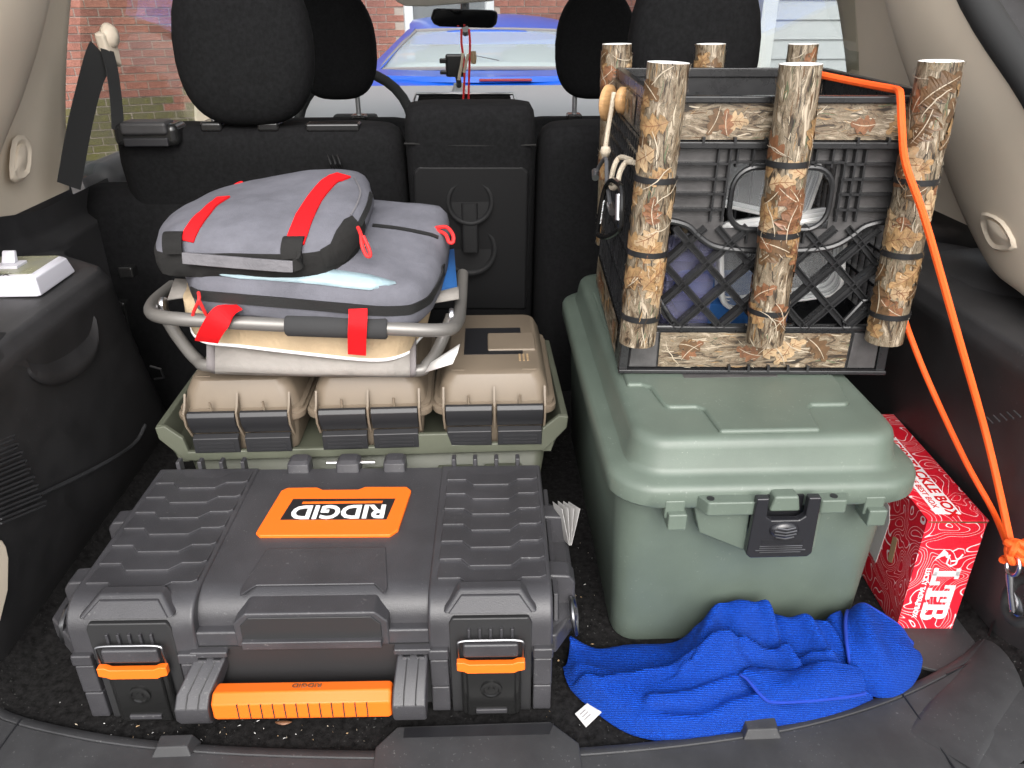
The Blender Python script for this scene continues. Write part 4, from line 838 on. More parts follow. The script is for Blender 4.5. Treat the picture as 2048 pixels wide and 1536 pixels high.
tp(MB().box(-HW+.012, HW-.012, CD-.008, CD, .004, .06)).obj('back_panel', 'crate_black', bk)
for k in range(-6, 7): tp(MB().box(k*.024-.0015, k*.024+.0015, CD-.01, CD, .06, .19)).obj('back_slat', 'crate_black', bk)
# printed camouflage: bark streaks, twigs and oak leaves
CAMO = ['bark_v', 'bark_dark', 'twig_cream', 'leaf_tan', 'leaf_pale', 'leaf_rust', 'leaf_dark', 'bark_green']
def strip(mb, fn, pts, w, off, mi):
    n = len(pts); L_, R_ = [], []
    for i, p in enumerate(pts):
        a = pts[max(0, i-1)]; b = pts[min(n-1, i+1)]; dx, dy = b[0]-a[0], b[1]-a[1]; l = math.hypot(dx, dy) or 1
        ww = w*(.25+.75*sin(PI*(i+.5)/n)); L_.append(fn(p[0]-dy/l*ww, p[1]+dx/l*ww, off)); R_.append(fn(p[0]+dy/l*ww, p[1]-dx/l*ww, off))
    mb.add(L_+R_, [(i, i+1, n+i+1, n+i) for i in range(n-1)], mi)
def leaf(mb, fn, cx, cy, L, ang, off, mi, rg):
    n = 17; c, s_ = cos(ang), sin(ang); l, m2, r_ = [], [], []
    for i in range(n):
        t = i/(n-1); env = math.sin(PI*min(1, t**.75))**.7*.36*L; lob = .42+.58*abs(sin(PI*(t*3.6+.1)))
        w1 = env*lob*rg.uniform(.85, 1.1); w2 = env*lob*rg.uniform(.85, 1.1); x = (t-.5)*L; bend = .08*L*sin(PI*t); sh = .10*L*lob
        for lst, xx, yy in ((l, x+sh*.5, w1+bend), (m2, x, bend), (r_, x+sh*.5, -w2+bend)): lst.append(fn(cx+xx*c-yy*s_, cy+xx*s_+yy*c, off))
    mb.add(l+m2+r_, [(i, i+1, n+i+1, n+i) for i in range(n-1)]+[(n+i, n+i+1, 2*n+i+1, 2*n+i) for i in range(n-1)], mi)
    mid = [(cx+(t/8-.55)*L*c-.08*L*sin(PI*t/8)*s_, cy+(t/8-.55)*L*s_+.08*L*sin(PI*t/8)*c) for t in range(9)]
    strip(mb, fn, mid, .0005, off+.00012, 2 if mi in (5, 6) else 5)
    for k in (2, 3.5, 5):
        for sg in (-1, 1):
            x = (k/8-.5)*L; p0 = (x, .07*L); p1 = (x+.14*L, .07*L+sg*.17*L)
            strip(mb, fn, [(cx+(p0[0]+(p1[0]-p0[0])*t)*c-(p0[1]+(p1[1]-p0[1])*t)*s_, cy+(p0[0]+(p1[0]-p0[0])*t)*s_+(p0[1]+(p1[1]-p0[1])*t)*c) for t in (0, .33, .66, 1)], .0003, off+.00012, 5 if mi in (3, 4) else 6)
def camo(fn, Wd, Ht, seed, vertical=True, dens=1.):
    rg = random.Random(seed); mb = MB(); A = Wd*Ht/.043
    for k in range(int(420*A*dens)):
        x, y = rg.uniform(0, Wd), rg.uniform(0, Ht); ln = rg.uniform(.005, .022); ph = rg.uniform(0, 6); n = 7; amp = rg.uniform(.0003, .0011)
        pts = []
        for i in range(n):
            t = i/(n-1)*ln; wv = amp*sin(ph+t*260)
            px, py = (x+wv, y+t) if vertical else (x+t, y+wv)
            pts.append((min(Wd, max(0, px)), min(Ht, max(0, py))))
        strip(mb, fn, pts, rg.uniform(.0002, .0009), .00015+.00001*(k % 9), rg.choice((1, 1, 1, 2, 2, 6, 6, 3, 7)))
    for k in range(int(10*A)+1):
        x, y, a = rg.uniform(0, Wd), rg.uniform(0, Ht), rg.uniform(0, 6.28); pts = []
        for i in range(8):
            if 0 <= x <= Wd and 0 <= y <= Ht: pts.append((x, y))
            x += .0055*cos(a); y += .0055*sin(a); a += rg.uniform(-.4, .4)
        if len(pts) > 2: strip(mb, fn, pts, .0006, .0022, 2)
    for k in range(int(26*A)+2):
        L = rg.uniform(.024, .05); m_ = L*.55
        if Ht < 2*m_+.004: L = Ht*.8; m_ = L*.55
        leaf(mb, fn, rg.uniform(m_, Wd-m_), rg.uniform(min(m_, Ht/2), max(Ht-m_, Ht/2)), L, rg.uniform(0, 6.28), .0006+.0001*(k % 14), rg.choice((3, 3, 4, 5, 5, 6, 6)), rg)
    for k in range(int(260*A)):
        x, y = rg.uniform(0, Wd), rg.uniform(0, Ht); ln = rg.uniform(.003, .012); a = (PI/2 if vertical else 0)+rg.gauss(0, .5)
        pts = [(min(Wd, max(0, x+t*ln*cos(a)+.0004*sin(t*9))), min(Ht, max(0, y+t*ln*sin(a)))) for t in (0, .25, .5, .75, 1)]
        strip(mb, fn, pts, rg.uniform(.00015, .0004), .0024+.00001*(k % 7), rg.choice((1, 1, 2, 6, 3)))
    return mb
def tube_part(wt, wb, r, seed, ties, tilt=None):
    inv = cr_.matrix_basis.inverted(); t, b = inv@Vector(wt), inv@Vector(wb); ax = (t-b); H = ax.length; ax.normalize()
    ex = Vector((1, 0, 0)); ex = (ex-ax*ex.dot(ax)).normalized(); ey = ax.cross(ex)
    def fn(u, v, off): a = u/r-PI; return b+ax*v+ex*((r+off)*sin(a))-ey*((r+off)*cos(a))
    mb = MB(); n = 36
    rings = [[fn(2*PI*r*k/n, v, o_) for k in range(n)] for v, o_ in ((0, -.002), (0, 0), (H*.5, 0), (H, 0))]
    mb.loft(rings, False, False, mi=0)
    tb = mb.obj('rod_tube', CAMO, cr_, smooth=60)
    MB().loft([[fn(2*PI*r*k/n, v, o_) for k in range(n)] for v, o_ in ((H, .0), (H+.0004, -.0004), (H, -.0022), (0, -.0022))], False, False).obj('tube_bore', 'pvc_white', tb, smooth=60)
    pm = camo(fn, 2*PI*r, H, seed); pm.obj('camo_print', CAMO, tb, smooth=0)
    for z in ties:
        zz = max(0, min(H, (z-b.z)/ax.z)); tl_ = [fn(2*PI*r*k/24, zz+.0035*sin(2*PI*k/24+PI/2)*0, .0012) for k in range(24)]
        MB().loft([[p+ax*d+(p-(b+ax*zz)).normalized()*e for p in tl_] for d, e in ((-.0032, -.001), (-.0032, .0008), (.0032, .0008), (.0032, -.001))], False, False).obj('zip_tie', 'zip_black', tb, smooth=30)
    return tb
TR = .0219; Yf = .858
for i, (tx, ty, bx2, by2, ties) in enumerate(((1337, 125, 1274, 683, (367, 515, 645)), (1602, 128, 1528, 683, (335, 477, 633)), (1882, 122, 1767, 680, (370, 517, 640)))):
    wt, wb = PY(tx, ty, Yf), PY(bx2, by2, Yf)
    inv = cr_.matrix_basis.inverted(); zs = [(inv@PY(bx2+(tx-bx2)*(by2-q)/(by2-ty), q-4, Yf-.02)).z for q in ties]
    tube_part(wt, wb, TR, 11+i, zs)
for i, (tx, bx2) in enumerate(((1234, 1222), (1422, 1410), (1607, 1590))):
    wt = PY(tx, 88, 1.255); tube_part(wt, (wt.x+.006, 1.255, .385), TR, 21+i, ())
inv = cr_.matrix_basis.inverted()
def band(name, fn, Wd, Ht, seed, base):
    mb = MB().grid(lambda u, v: fn(u*Wd, v*Ht, .0), 6, 2); o = mb.obj('camo_band', [base]+CAMO[1:], cr_, smooth=0)
    camo(fn, Wd, Ht, seed, vertical=False).obj('camo_print', CAMO, o, smooth=0)
def kx(z): return 1-.085*z/CRH
band('b', lambda u, v, o: Vector((-.128*kx(.29+v)+u*.9, .0012-o, .2885+v)), .300, .0385, 31, 'bark_h')
band('b', lambda u, v, o: Vector((-.120+u, -.0005-o, .008+v)), .238, .047, 32, 'bark_h')
band('b', lambda u, v, o: Vector((-HW*kx(.29+v)-.0008-o, .335-u, .290+v)), .24, .034, 33, 'bark_side')
band('b', lambda u, v, o: Vector((-HW*kx(v)-.0008-o, .335-u, .010+v)), .30, .042, 34, 'bark_side')
# ---- boxes inside the crate
def tackle(label, c, size, ry, rx, m_, rim='pvc_white', rz=0, cells=0):
    t = thing('tackle_box', label, 'tackle box', cr_.matrix_basis@Vector(c), rz-3.2, rx=rx, ry=ry)
    w, d, h = size
    b = MB().loft([[(x, z, y) for x, y, z in rr(w*k, h*k, .018, y_, 0, h/2, 5)] for k, y_ in ((.94, 0), (.97, .003), (1, d*.6), (1, d))]).obj('box_body', m_, t, smooth=50)
    if rim:
        for y_ in (d*.18, d*.45, d*.7):
            ring = [(x, y_, z) for x, z, _ in rr(w*1.02, h*1.02, .02, 0, 0, h/2, 5)]
            MB().tube(ring, .0035, 8, closed=True).obj('box_rim', rim, t)
    for k in range(cells): MB().box(-w*.45, w*.45, .004, d*.9, h*(k+1)/(cells+1)-.0008, h*(k+1)/(cells+1)+.0008).obj('divider', m_, t)
    return t
tackle('clear plastic tackle box with white rims leaning inside the milk crate behind the lattice', (.045, .05, .075), (.15, .05, .105), -9, 6, 'clear_box')
tackle('clear plastic tackle box high in the milk crate behind its hand hole', (.0, .07, .19), (.13, .06, .075), 12, -4, 'clear_box')
tackle('violet tinted tackle box standing on end inside the milk crate', (-.088, .018, .012), (.062, .035, .155), 1, 0, 'violet_box', None, cells=5)
tackle('dark blue tackle box lying on the bottom of the milk crate', (-.005, .06, .012), (.13, .14, .06), 0, 0, 'blue_canvas', None)
# small lures inside the clear box read as pale and green scraps
# ---- rope, toggles, carabiner on the crate's side
tw = PX(1212, 205, .185); tw2 = PX(1240, 199, .192)
tg = thing('rope_toggle', 'rope with two round wooden toggles hanging on the side of the milk crate', 'rope', tw)
for p, r_ in ((tw, .025), (tw2+Vector((.0, 0, 0)), .017)):
    MB().lathe([(.001, -.006), (r_*.8, -.006), (r_, -.003), (r_, .003), (r_*.8, .006), (.001, .006)], (0, 0, 0), 24, 'x').xf(lambda q, p=p: Matrix.Rotation(R(-33), 3, 'Z')@q+(p-tw)+Vector((.002, -.008, 0))).obj('wooden_toggle', 'wood', tg, smooth=50)
rp = [PX(1228, 185, .186), PX(1222, 225, .182), PX(1216, 260, .178), PX(1210, 300, .174), PX(1208, 315, .173)]
MB().tube(smooth_path(rp, 5), .0032, 8).w(tg).obj('rope', 'rope', tg)
MB().lathe([(.001, -.007), (.005, -.006), (.0075, 0), (.006, .006), (.001, .008)], PX(1211, 303, .173), 12).w(tg).obj('knot', 'rope', tg, smooth=60)
cbn = thing('carabiner', 'black and tan carabiner hanging from a rope loop on the milk crate', 'carabiner', PX(1222, 400, .165))
lp_ = [PX(1262, 320, .182), PX(1240, 315, .176), PX(1228, 335, .168), PX(1222, 372, .166), PX(1233, 372, .166), PX(1240, 345, .170), PX(1252, 325, .178), PX(1268, 325, .184)]
MB().tube(smooth_path(lp_, 5), .0033, 8).w(cbn).obj('rope_loop', 'rope', cbn)
cbp = [PX(x, y, .163) for x, y in ((1222, 362), (1236, 366), (1244, 385), (1243, 440), (1236, 462), (1212, 474), (1197, 470), (1196, 455), (1208, 385))]
MB().tube(smooth_path(cbp, 5, True), .0036, 8, closed=True).w(cbn).obj('carabiner_body', 'gloss_black', cbn)
MB().tube([PX(1238, 388, .160), PX(1237, 440, .160)], .0042, 10).w(cbn).obj('carabiner_gate', 'steel', cbn)
a_ = PX(1206, 425, .159); text_mesh('REALTREE', .0085, 'lettering', 'white_print', cbn, a_-PX(1222, 400, .165), (PX(1210, 395, .159)-PX(1201, 455, .159)), (.3, .9, .1), off=.0012)
btl = thing('bungee_hook', 'thin grey elastic with metal end caps hanging on the milk crate', 'elastic cord', PX(1205, 330, .170))
MB().tube(smooth_path([PX(1193, 345, .168), PX(1200, 330, .170), PX(1212, 318, .170), PX(1214, 360, .167), PX(1221, 410, .165)], 5), .0028, 8).w(btl).obj('elastic', 'door_grey', btl)
for a, b in (((1190, 342), (1191, 356)), ((1221, 408), (1225, 424))): MB().tube([PX(*a, .1665), PX(*b, .1655)], .005, 12).w(btl).obj('end_cap', 'steel', btl)
# ---- orange cord and snap hook
oc = thing('orange_cord', 'orange cord stretched from the milk crate rim down to a steel snap hook', 'cord', PX(2030, 1105, .585))
s1 = [PY(1640, 149, 1.0), PY(1652, 152, .98), PY(1720, 166, .935), PY(1785, 178, .885), PY(1797, 182, .868), PY(1801, 195, .858), PY(1804, 260, .84), PY(1812, 330, .832), PY(1850, 440, .815), PY(1910, 650, .785), PY(1975, 880, .75), PX(2022, 1088, .585)]
MB().tube(smooth_path(s1, 6), .0042, 8).w(oc).obj('cord_strand', 'orange_cord', oc)
s2 = [PY(1805, 620, .88), PY(1818, 665, .87), PY(1860, 770, .83), PY(1930, 920, .79), PY(1985, 1020, .75), PX(2016, 1092, .585)]
MB().tube(smooth_path(s2, 6), .0036, 8).w(oc).obj('cord_strand', 'orange_cord', oc)
kn = PX(2024, 1100, .583)
kp = [kn+Vector((.010*cos(t*2.1), -.006+.006*sin(t*3.3), .012*sin(t*1.7))) for t in [i*.45 for i in range(24)]]
MB().tube(smooth_path(kp, 4), .0042, 8).tube([kn, kn+Vector((.02, .01, .002)), kn+Vector((.05, .02, -.002))], .0042, 8).w(oc).obj('knot', 'orange_cord', oc)
sh_ = thing('snap_hook', 'steel snap hook clipped under the knot of the orange cord', 'hook', PX(2030, 1150, .60))
e0 = PX(2026, 1130, .583)
MB().tube([e0+Vector((0, .010*cos(2*PI*k/20), .012*sin(2*PI*k/20))) for k in range(20)], .0022, 8, closed=True).w(sh_).obj('swivel_ring', 'steel', sh_)
MB().tube([e0+Vector((0, 0, -.012)), e0+Vector((.004, -.006, -.035)), e0+Vector((.01, -.01, -.055))], [.004, .003, .0036], 10).tube(smooth_path([e0+Vector((.002, .004, -.018)), e0+Vector((.01, .006, -.036)), e0+Vector((.018, -.002, -.052)), e0+Vector((.01, -.01, -.06))], 4), .0024, 8).w(sh_).obj('hook_body', 'steel', sh_)
rg_ = PX(2046, 1200, .605)
dr = sv(MB().tube([rg_+Vector((.008*sin(2*PI*k/20), .022*cos(2*PI*k/20), .026*sin(2*PI*k/20))) for k in range(20)], .006, 10, closed=True), 'tie_down_ring', 'rubber', rt)
sv(MB().lathe([(.001, .004), (.016, .003), (.018, 0), (.012, -.004), (.001, -.004)], PX(2024, 1212, .61), 16, 'x'), 'ring_plate', 'steel', rt)
# ================================================================ FOLDING STOOL
stl = thing('folding_stool', 'folded grey tube stool with cream pouch and foam grip, lying on the ammo cans', 'stool', (-.24, 1.0, .27))
b1_ = [PY(925, 548, 1.19), PY(921, 610, 1.09), PY(914, 645, 1.01), PY(885, 660, .965), PY(770, 657, .950), PY(570, 650, .950), PY(400, 641, .950), PY(325, 634, .965), PY(302, 622, 1.01), PY(312, 600, 1.08), PY(345, 572, 1.16)]
MB().tube(smooth_path(b1_, 6), .0093, 14).w(stl).obj('handle_bar', 'frame_paint', stl, smooth=80)
b2_ = [PY(903, 632, 1.06), PY(880, 690, 1.03), PY(855, 728, 1.0), PY(820, 742, .99), PY(620, 738, .985), PY(430, 732, .985), PY(395, 720, 1.0), PY(355, 672, 1.03), PY(322, 618, 1.06)]
MB().tube(smooth_path(b2_, 6), .0088, 14).w(stl).obj('seat_bar', 'frame_paint', stl, smooth=80)
g0, g1 = PY(572, 650, .950), PY(775, 657, .950)
MB().tube([g0, lerp(g0, g1, .02), lerp(g0, g1, .98), g1], [.0125, .0145, .0145, .0125], 18).w(stl).obj('foam_grip', 'foam', stl, smooth=50)
cv = [(x, y0, y1) for x, y0, y1 in ((413, 640, 735), (430, 650, 741), (520, 660, 744), (620, 662, 746), (720, 664, 747), (820, 668, 748), (832, 660, 745))]
rings = [[PY(x, y0, 1.035), PY(x, lerp(y0, y1, .4), 1.0), PY(x, lerp(y0, y1, .85), .975), PY(x, y1, .974), PY(x, y1+6, .985), PY(x, y1-2, 1.0)] for x, y0, y1 in cv]
cvo = MB().loft(rings[1:-1], False, False, closed=False).w(stl).obj('canvas_seat', 'canvas', stl, smooth=60, solid=.0015)
MB().loft(rings[:2], False, False, closed=False).w(stl).obj('hem', 'canvas_hem', cvo, smooth=60, solid=.002)
MB().loft(rings[-2:], False, False, closed=False).w(stl).obj('hem', 'canvas_hem', cvo, smooth=60, solid=.002)
def outline(pts, sub=5): return smooth_path([PY(x, y, Y) if not isinstance(x, Vector) else x for x, y, Y in pts], sub, True)
pbot = outline([(405, 682, .990), (480, 692, .978), (600, 706, .974), (740, 720, .974), (800, 712, .985), (828, 690, 1.02), (820, 640, 1.1), (430, 620, 1.1), (385, 650, 1.03)])
ptop = outline([(380, 612, .995), (480, 622, .980), (600, 632, .974), (740, 640, .974), (815, 634, .985), (838, 612, 1.02), (830, 570, 1.1), (430, 550, 1.1), (372, 580, 1.03)])
cen = sum(ptop, Vector())/len(ptop)
pouch = MB().loft([[p+(cen-p)*.08+Vector((0, 0, -.006)) for p in pbot], pbot, [lerp(a, b, .5)+(a-cen).normalized()*.003 for a, b in zip(pbot, ptop)], ptop, [p+(cen-p)*.15+Vector((0, 0, .006)) for p in ptop]]).w(stl).obj('pouch', 'cream_cloth', stl, smooth=60)
MB().tube(pbot, .0025, 8, closed=True).w(stl).obj('piping', 'white_piping', pouch, smooth=80)
bl = [PY(830, 590, 1.08), PY(860, 590, 1.06), PY(912, 580, 1.10), PY(905, 500, 1.17), PY(870, 520, 1.18)]
MB().loft([[PY(850, 600, 1.06), PY(915, 582, 1.075)], [PY(855, 560, 1.09), PY(912, 550, 1.11)], [PY(860, 510, 1.14), PY(908, 498, 1.16)]], False, False, closed=False).w(stl).obj('blue_panel', 'blue_canvas', stl, solid=.002)
MB().loft([[PY(835, 612, 1.045), PY(918, 598, 1.06)], [PY(840, 592, 1.065), PY(917, 574, 1.075)]], False, False, closed=False).w(stl).obj('canvas_strip', 'canvas', stl, solid=.002)
MB().loft([[PY(335, 600, 1.08), PY(400, 590, 1.08)], [PY(350, 558, 1.13), PY(400, 560, 1.13)]], False, False, closed=False).w(stl).obj('canvas_strip', 'canvas', stl, solid=.002)
for x, y in ((327, 610), (903, 632)):
    p = PY(x, y, 1.045); MB().lathe([(.001, -.004), (.011, -.003), (.012, 0), (.011, .003), (.001, .004)], p, 16, 'x').w(stl).obj('rivet', 'steel', stl, smooth=50)
tgp = [[PY(850, 745, .985), PY(905, 728, .975)], [PY(862, 725, .99), PY(915, 706, .985)], [PY(885, 712, 1.0), PY(920, 688, .99)]]
MB().loft(tgp, False, False, closed=False).w(stl).obj('care_label', 'paper', stl, solid=.0006)
# ================================================================ BAGS
def cast(bvh, px, py, off=.001):
    d = _ray(px, py).normalized(); h = bvh.ray_cast(_C, d)
    if h[0] is None: return None
    n = h[1] if h[1].dot(d) < 0 else -h[1]
    return h[0]+n*off, n
def bvh_of(mb): return BVHTree.FromPolygons([Vector(v) for v in mb.v], mb.f)
def wob(p, a=.003, f=22): return p+Vector((mnoise.noise(p*f), mnoise.noise(p*f+Vector((7, 3, 1))), mnoise.noise(p*f+Vector((2, 9, 5)))))*a
def bag_mesh(rings): 
    mb = MB().loft(rings, True, True); return mb.xf(wob)
def dense(path, k):   # resample closed path to k points
    d = [0]; n = len(path)
    for i in range(n): d.append(d[-1]+(path[(i+1) % n]-path[i]).length)
    out = []; j = 0
    for i in range(k):
        t = d[-1]*i/k
        while d[j+1] < t: j += 1
        out.append(path[j].lerp(path[(j+1) % n], (t-d[j])/(d[j+1]-d[j]+1e-9)))
    return out
def strap(bvh, pxs, w, name, m_, par, root, th=.0018, wd=None):
    pts, nr = [], []
    for i in range(len(pxs)-1):
        for t in range(5):
            c = cast(bvh, lerp(pxs[i][0], pxs[i+1][0], t/5), lerp(pxs[i][1], pxs[i+1][1], t/5), .0015)
            if c: pts.append(c[0]); nr.append(c[1])
    wds = []
    for i in range(len(pts)):
        t = pts[min(i+1, len(pts)-1)]-pts[max(0, i-1)]; wds.append(t.cross(nr[i]).normalized() if wd is None else Vector(wd))
    # settle the strap: average the points
    for _ in range(2): pts = [pts[0]]+[(pts[i-1]+pts[i]*2+pts[i+1])/4 for i in range(1, len(pts)-1)]+[pts[-1]]
    return MB().ribbon(pts, wds, w, th).w(root).obj(name, m_, par, smooth=50)
# lower bag
lbag = thing('tackle_bag', 'grey wedge tackle bag with pale blue trim strip and red zip pulls, under another bag', 'bag', (-.22, 1.05, .38))
zp = [(383, 578, .985), (398, 592, .962), (500, 600, .952), (620, 610, .948), (760, 624, .948), (825, 622, .962), (862, 596, 1.0), (884, 548, 1.06), (898, 470, 1.16), (870, 445, 1.2), (640, 430, 1.21), (420, 430, 1.2), (375, 470, 1.14), (370, 540, 1.05)]
zr_ = dense(outline(zp, 6), 96); cz = sum(zr_, Vector())/len(zr_)
def rg2(ring, ins, dz, front=0): return [p+(cz-p)*ins+Vector((0, 0, dz+front*max(0, 1.1-p.y))) for p in ring]
def flat(ring, z0, z1, k): return ring
lm = bag_mesh([rg2(zr_, .16, -.034), rg2(zr_, .05, -.030), rg2(zr_, .005, -.020), zr_, rg2(zr_, -.006, .008), rg2(zr_, .015, .022), rg2(zr_, .055, .031), rg2(zr_, .12, .035), rg2(zr_, .25, .040), rg2(zr_, .5, .045), rg2(zr_, .8, .048)])
lbv = bvh_of(lm); lbo = MB(); lbo.v, lbo.f, lbo.mi = list(lm.v), lm.f, lm.mi
lb0 = lbo.w(lbag).obj('bag_body', 'grey_cloth', lbag, smooth=60)
strap(lbv, [(386, 583), (398, 590), (500, 599), (620, 609), (760, 622), (820, 620), (858, 600), (880, 560), (888, 530)], .014, 'zipper', 'zipper', lb0, lbag, .002)
strap(lbv, [(745, 452), (800, 458), (860, 470), (880, 478)], .006, 'zipper', 'zipper', lb0, lbag, .002)
# pale blue strip along the front edge
top = [(404, 534), (440, 537), (475, 546), (520, 541), (560, 537), (600, 535), (640, 537), (690, 544), (740, 551), (790, 565)]
bot = [(410, 541), (445, 552), (480, 558), (520, 560), (560, 563), (600, 566), (640, 570), (690, 576), (740, 581), (792, 569)]
va, vb2 = [], []
for (a, b), (c, d) in zip(top, bot):
    for t in (0, .33, .66, 1):
        q = cast(lbv, lerp(a, c, t), lerp(b, d, t), .0016); va.append(q[0] if q else None)
if all(v is not None for v in va):
    n = len(top); MB().add(va, [(i*4+j, (i+1)*4+j, (i+1)*4+j+1, i*4+j+1) for i in range(n-1) for j in range(3)]).w(lbag).obj('trim_strip', 'pale_blue', lb0, smooth=70, solid=.0008)
for k in range(4):
    q = [cast(lbv, 565+k*21+dx, 536.5+k*.6+dy, .0026) for dx, dy in ((0, 0), (15, .5), (13, 6), (-2, 5.5))]
    if all(q): MB().tube([a[0] for a in q], .0005, 5, closed=True).w(lbag).obj('embossed_mark', 'canvas_hem', lb0)
for nm, pts in (('zip_pull', [(397, 585, .95), (398, 600, .94), (388, 622, .945), (384, 640, .95)]), ('zip_pull', [(398, 600, .94), (410, 625, .945), (418, 638, .95)])):
    MB().tube(smooth_path([PY(*p) for p in pts], 4), .0022, 8).w(lbag).obj(nm, 'red_cord', lb0)
cl = [(868, 458, 1.12), (884, 454, 1.115), (896, 456, 1.11), (906, 470, 1.1), (906, 484, 1.095), (898, 484, 1.095), (890, 468, 1.105)]
MB().tube(smooth_path([PY(*p) for p in cl], 4, True), .0028, 8, closed=True).w(lbag).obj('zip_pull', 'red_cord', lb0)
# red straps of the lower bag over the stool's bar
for pts, w in (([(476, 612, .95), (450, 625, .940), (434, 645, .934), (420, 668, .937), (413, 683, .942)], .034), ([(716, 618, .942), (716, 636, .934), (715, 655, .930), (714, 680, .936), (714, 709, .944)], .028)):
    MB().ribbon(smooth_path([PY(*p) for p in pts], 4), (1, .0, -.05) if w < .03 else (1, .15, .2), w*.85, .0022).w(lbag).obj('red_strap', 'red_web', lbag, smooth=50)
c = cast(lbv, 712, 492, .0022)
if c: text_mesh('IO', .028, 'bag_print', 'canvas', lb0, lbag.matrix_basis.inverted()@c[0], (1, 0, 0), (0, .92, .2), sx=1.3)
# upper bag
ubag = thing('shoulder_bag', 'grey and black bag with two red straps on top of the pile', 'bag', (-.25, 1.05, .45))
zb_ = [(316, 515, 1.0), (330, 548, .975), (430, 556, .962), (560, 560, .955), (650, 556, .965), (700, 528, 1.0), (730, 470, 1.07), (742, 425, 1.13), (700, 400, 1.2), (560, 400, 1.22), (400, 425, 1.21), (330, 470, 1.12)]
zm_ = [(311, 492, 1.005), (330, 503, .978), (430, 507, .965), (560, 508, .958), (648, 500, .965), (700, 470, 1.0), (732, 425, 1.06), (746, 385, 1.13), (712, 352, 1.22), (570, 368, 1.24), (420, 402, 1.23), (332, 448, 1.12)]
ub = dense(outline(zb_, 6), 96); um = dense(outline(zm_, 6), 96)
cb_ = sum(ub, Vector())/96; cm_ = sum(um, Vector())/96
def ins(r, c, k, dz): return [p+(c-p)*k+Vector((0, 0, dz)) for p in r]
def mixr(t): return [lerp(a, b, t) for a, b in zip(ub, um)]
uu = bag_mesh([ins(ub, cb_, .2, -.006), ins(ub, cb_, .05, -.004), ub, ins(mixr(.35), cm_, -.015, 0), ins(mixr(.7), cm_, -.02, 0), um, ins(um, cm_, .03, .008), ins(um, cm_, .08, .014), ins(um, cm_, .18, .021), ins(um, cm_, .35, .027), ins(um, cm_, .6, .031), ins(um, cm_, .85, .032)])
ubv = bvh_of(uu); n96 = 96
for i, f_ in enumerate(uu.f):
    c_ = sum((Vector(uu.v[k]) for k in f_), Vector())/len(f_); x_, y_ = PR(c_); ringi = min(f_)//n96
    uu.mi[i] = 1 if (ringi < 5 and len(f_) == 4 and (c_.y < 1.05)) or len(f_) > 4 and ringi == 0 else 0
uo = MB(); uo.v, uo.f, uo.mi = list(uu.v), uu.f, uu.mi
ubo = uo.w(ubag).obj('bag_body', ['grey_cloth', 'black_cloth'], ubag, smooth=60)
def patch(bvh, poly, root, par, name, m_, n=6, off=.0014):
    b = []
    for i in range(len(poly)):
        a, c = poly[i], poly[(i+1) % len(poly)]
        for k in range(5): b.append((lerp(a[0], c[0], k/5), lerp(a[1], c[1], k/5)))
    cx = sum(p[0] for p in b)/len(b); cy = sum(p[1] for p in b)/len(b); vs, ok = [], True
    for r_ in range(n+1):
        for p in b:
            q = cast(bvh, lerp(cx, p[0], (r_+.02)/n), lerp(cy, p[1], (r_+.02)/n), off)
            if q is None: q = (vs[-1], None) if vs else None
            if q is None: return None
            vs.append(q[0])
    m = len(b); fs = [(r_*m+i, r_*m+(i+1) % m, (r_+1)*m+(i+1) % m, (r_+1)*m+i) for r_ in range(n) for i in range(m)]
    return MB().add(vs, fs).w(root).obj(name, m_, par, smooth=80)
patch(ubv, [(640, 500), (660, 488), (672, 462), (688, 440), (704, 432), (716, 446), (722, 462), (712, 494), (690, 522), (650, 535)], ubag, ubo, 'corner_patch', 'black_cloth')
strap(ubv, [(688, 352), (660, 362), (632, 395), (610, 432), (596, 470), (588, 492)], .0245, 'red_strap', 'red_web', ubag, ubag, .0025)
strap(ubv, [(448, 396), (425, 412), (398, 440), (382, 465), (372, 488)], .019, 'red_strap', 'red_web', ubag, ubag, .0025)
for a, w in (((590, 484), .026), ((352, 474), .024)):
    p0 = cast(ubv, a[0]-2, a[1]+2, .004)[0]; p1 = PY(a[0]-8, a[1]+16, .953 if a[0] > 500 else .968); p2 = PY(a[0]-6, a[1]+34, .950 if a[0] > 500 else .965)
    MB().ribbon(smooth_path([p0+Vector((0, .012, .002)), p0+Vector((0, 0, .003)), p1, p2], 4), (1, 0, 0), w, .003).w(ubag).obj('handle_loop', 'black_cloth', ubag, smooth=60)
gh = [PY(366, 516, .958), PY(470, 525, .944), PY(560, 532, .938), PY(586, 533, .939)]
MB().ribbon(smooth_path(gh, 6), (0, .15, 1), .0145, .006).w(ubag).obj('carry_handle', 'grey_cloth_light', ubag, bevel=.002)
MB().ribbon(smooth_path([PY(584, 532, .939), PY(598, 526, .944), PY(600, 508, .953)], 5), (0, .2, 1), .0145, .004).w(ubag).obj('handle_end', 'black_cloth', ubag, smooth=60)
strap(ubv, [(708, 356), (722, 384), (712, 412), (698, 436)], .0022, 'seam', 'grey_cloth_light', ubo, ubag, .0012)
strap(ubv, [(741, 388), (736, 412), (726, 434), (716, 455)], .007, 'zipper', 'zipper', ubo, ubag, .002)
MB().tube(smooth_path([PY(716, 455, 1.0), PY(722, 470, .985), PY(724, 490, .975), PY(732, 510, .97), PY(740, 512, .97), PY(738, 498, .972), PY(726, 472, .98)], 4), .0026, 8).w(ubag).obj('zip_pull', 'red_cord', ubo)
bk_ = PY(478, 380, 1.22)
MB().box(bk_.x-.012, bk_.x+.012, bk_.y-.004, bk_.y+.004, bk_.z-.006, bk_.z+.004).w(ubag).obj('strap_buckle', 'gloss_black', ubag, bevel=.002)
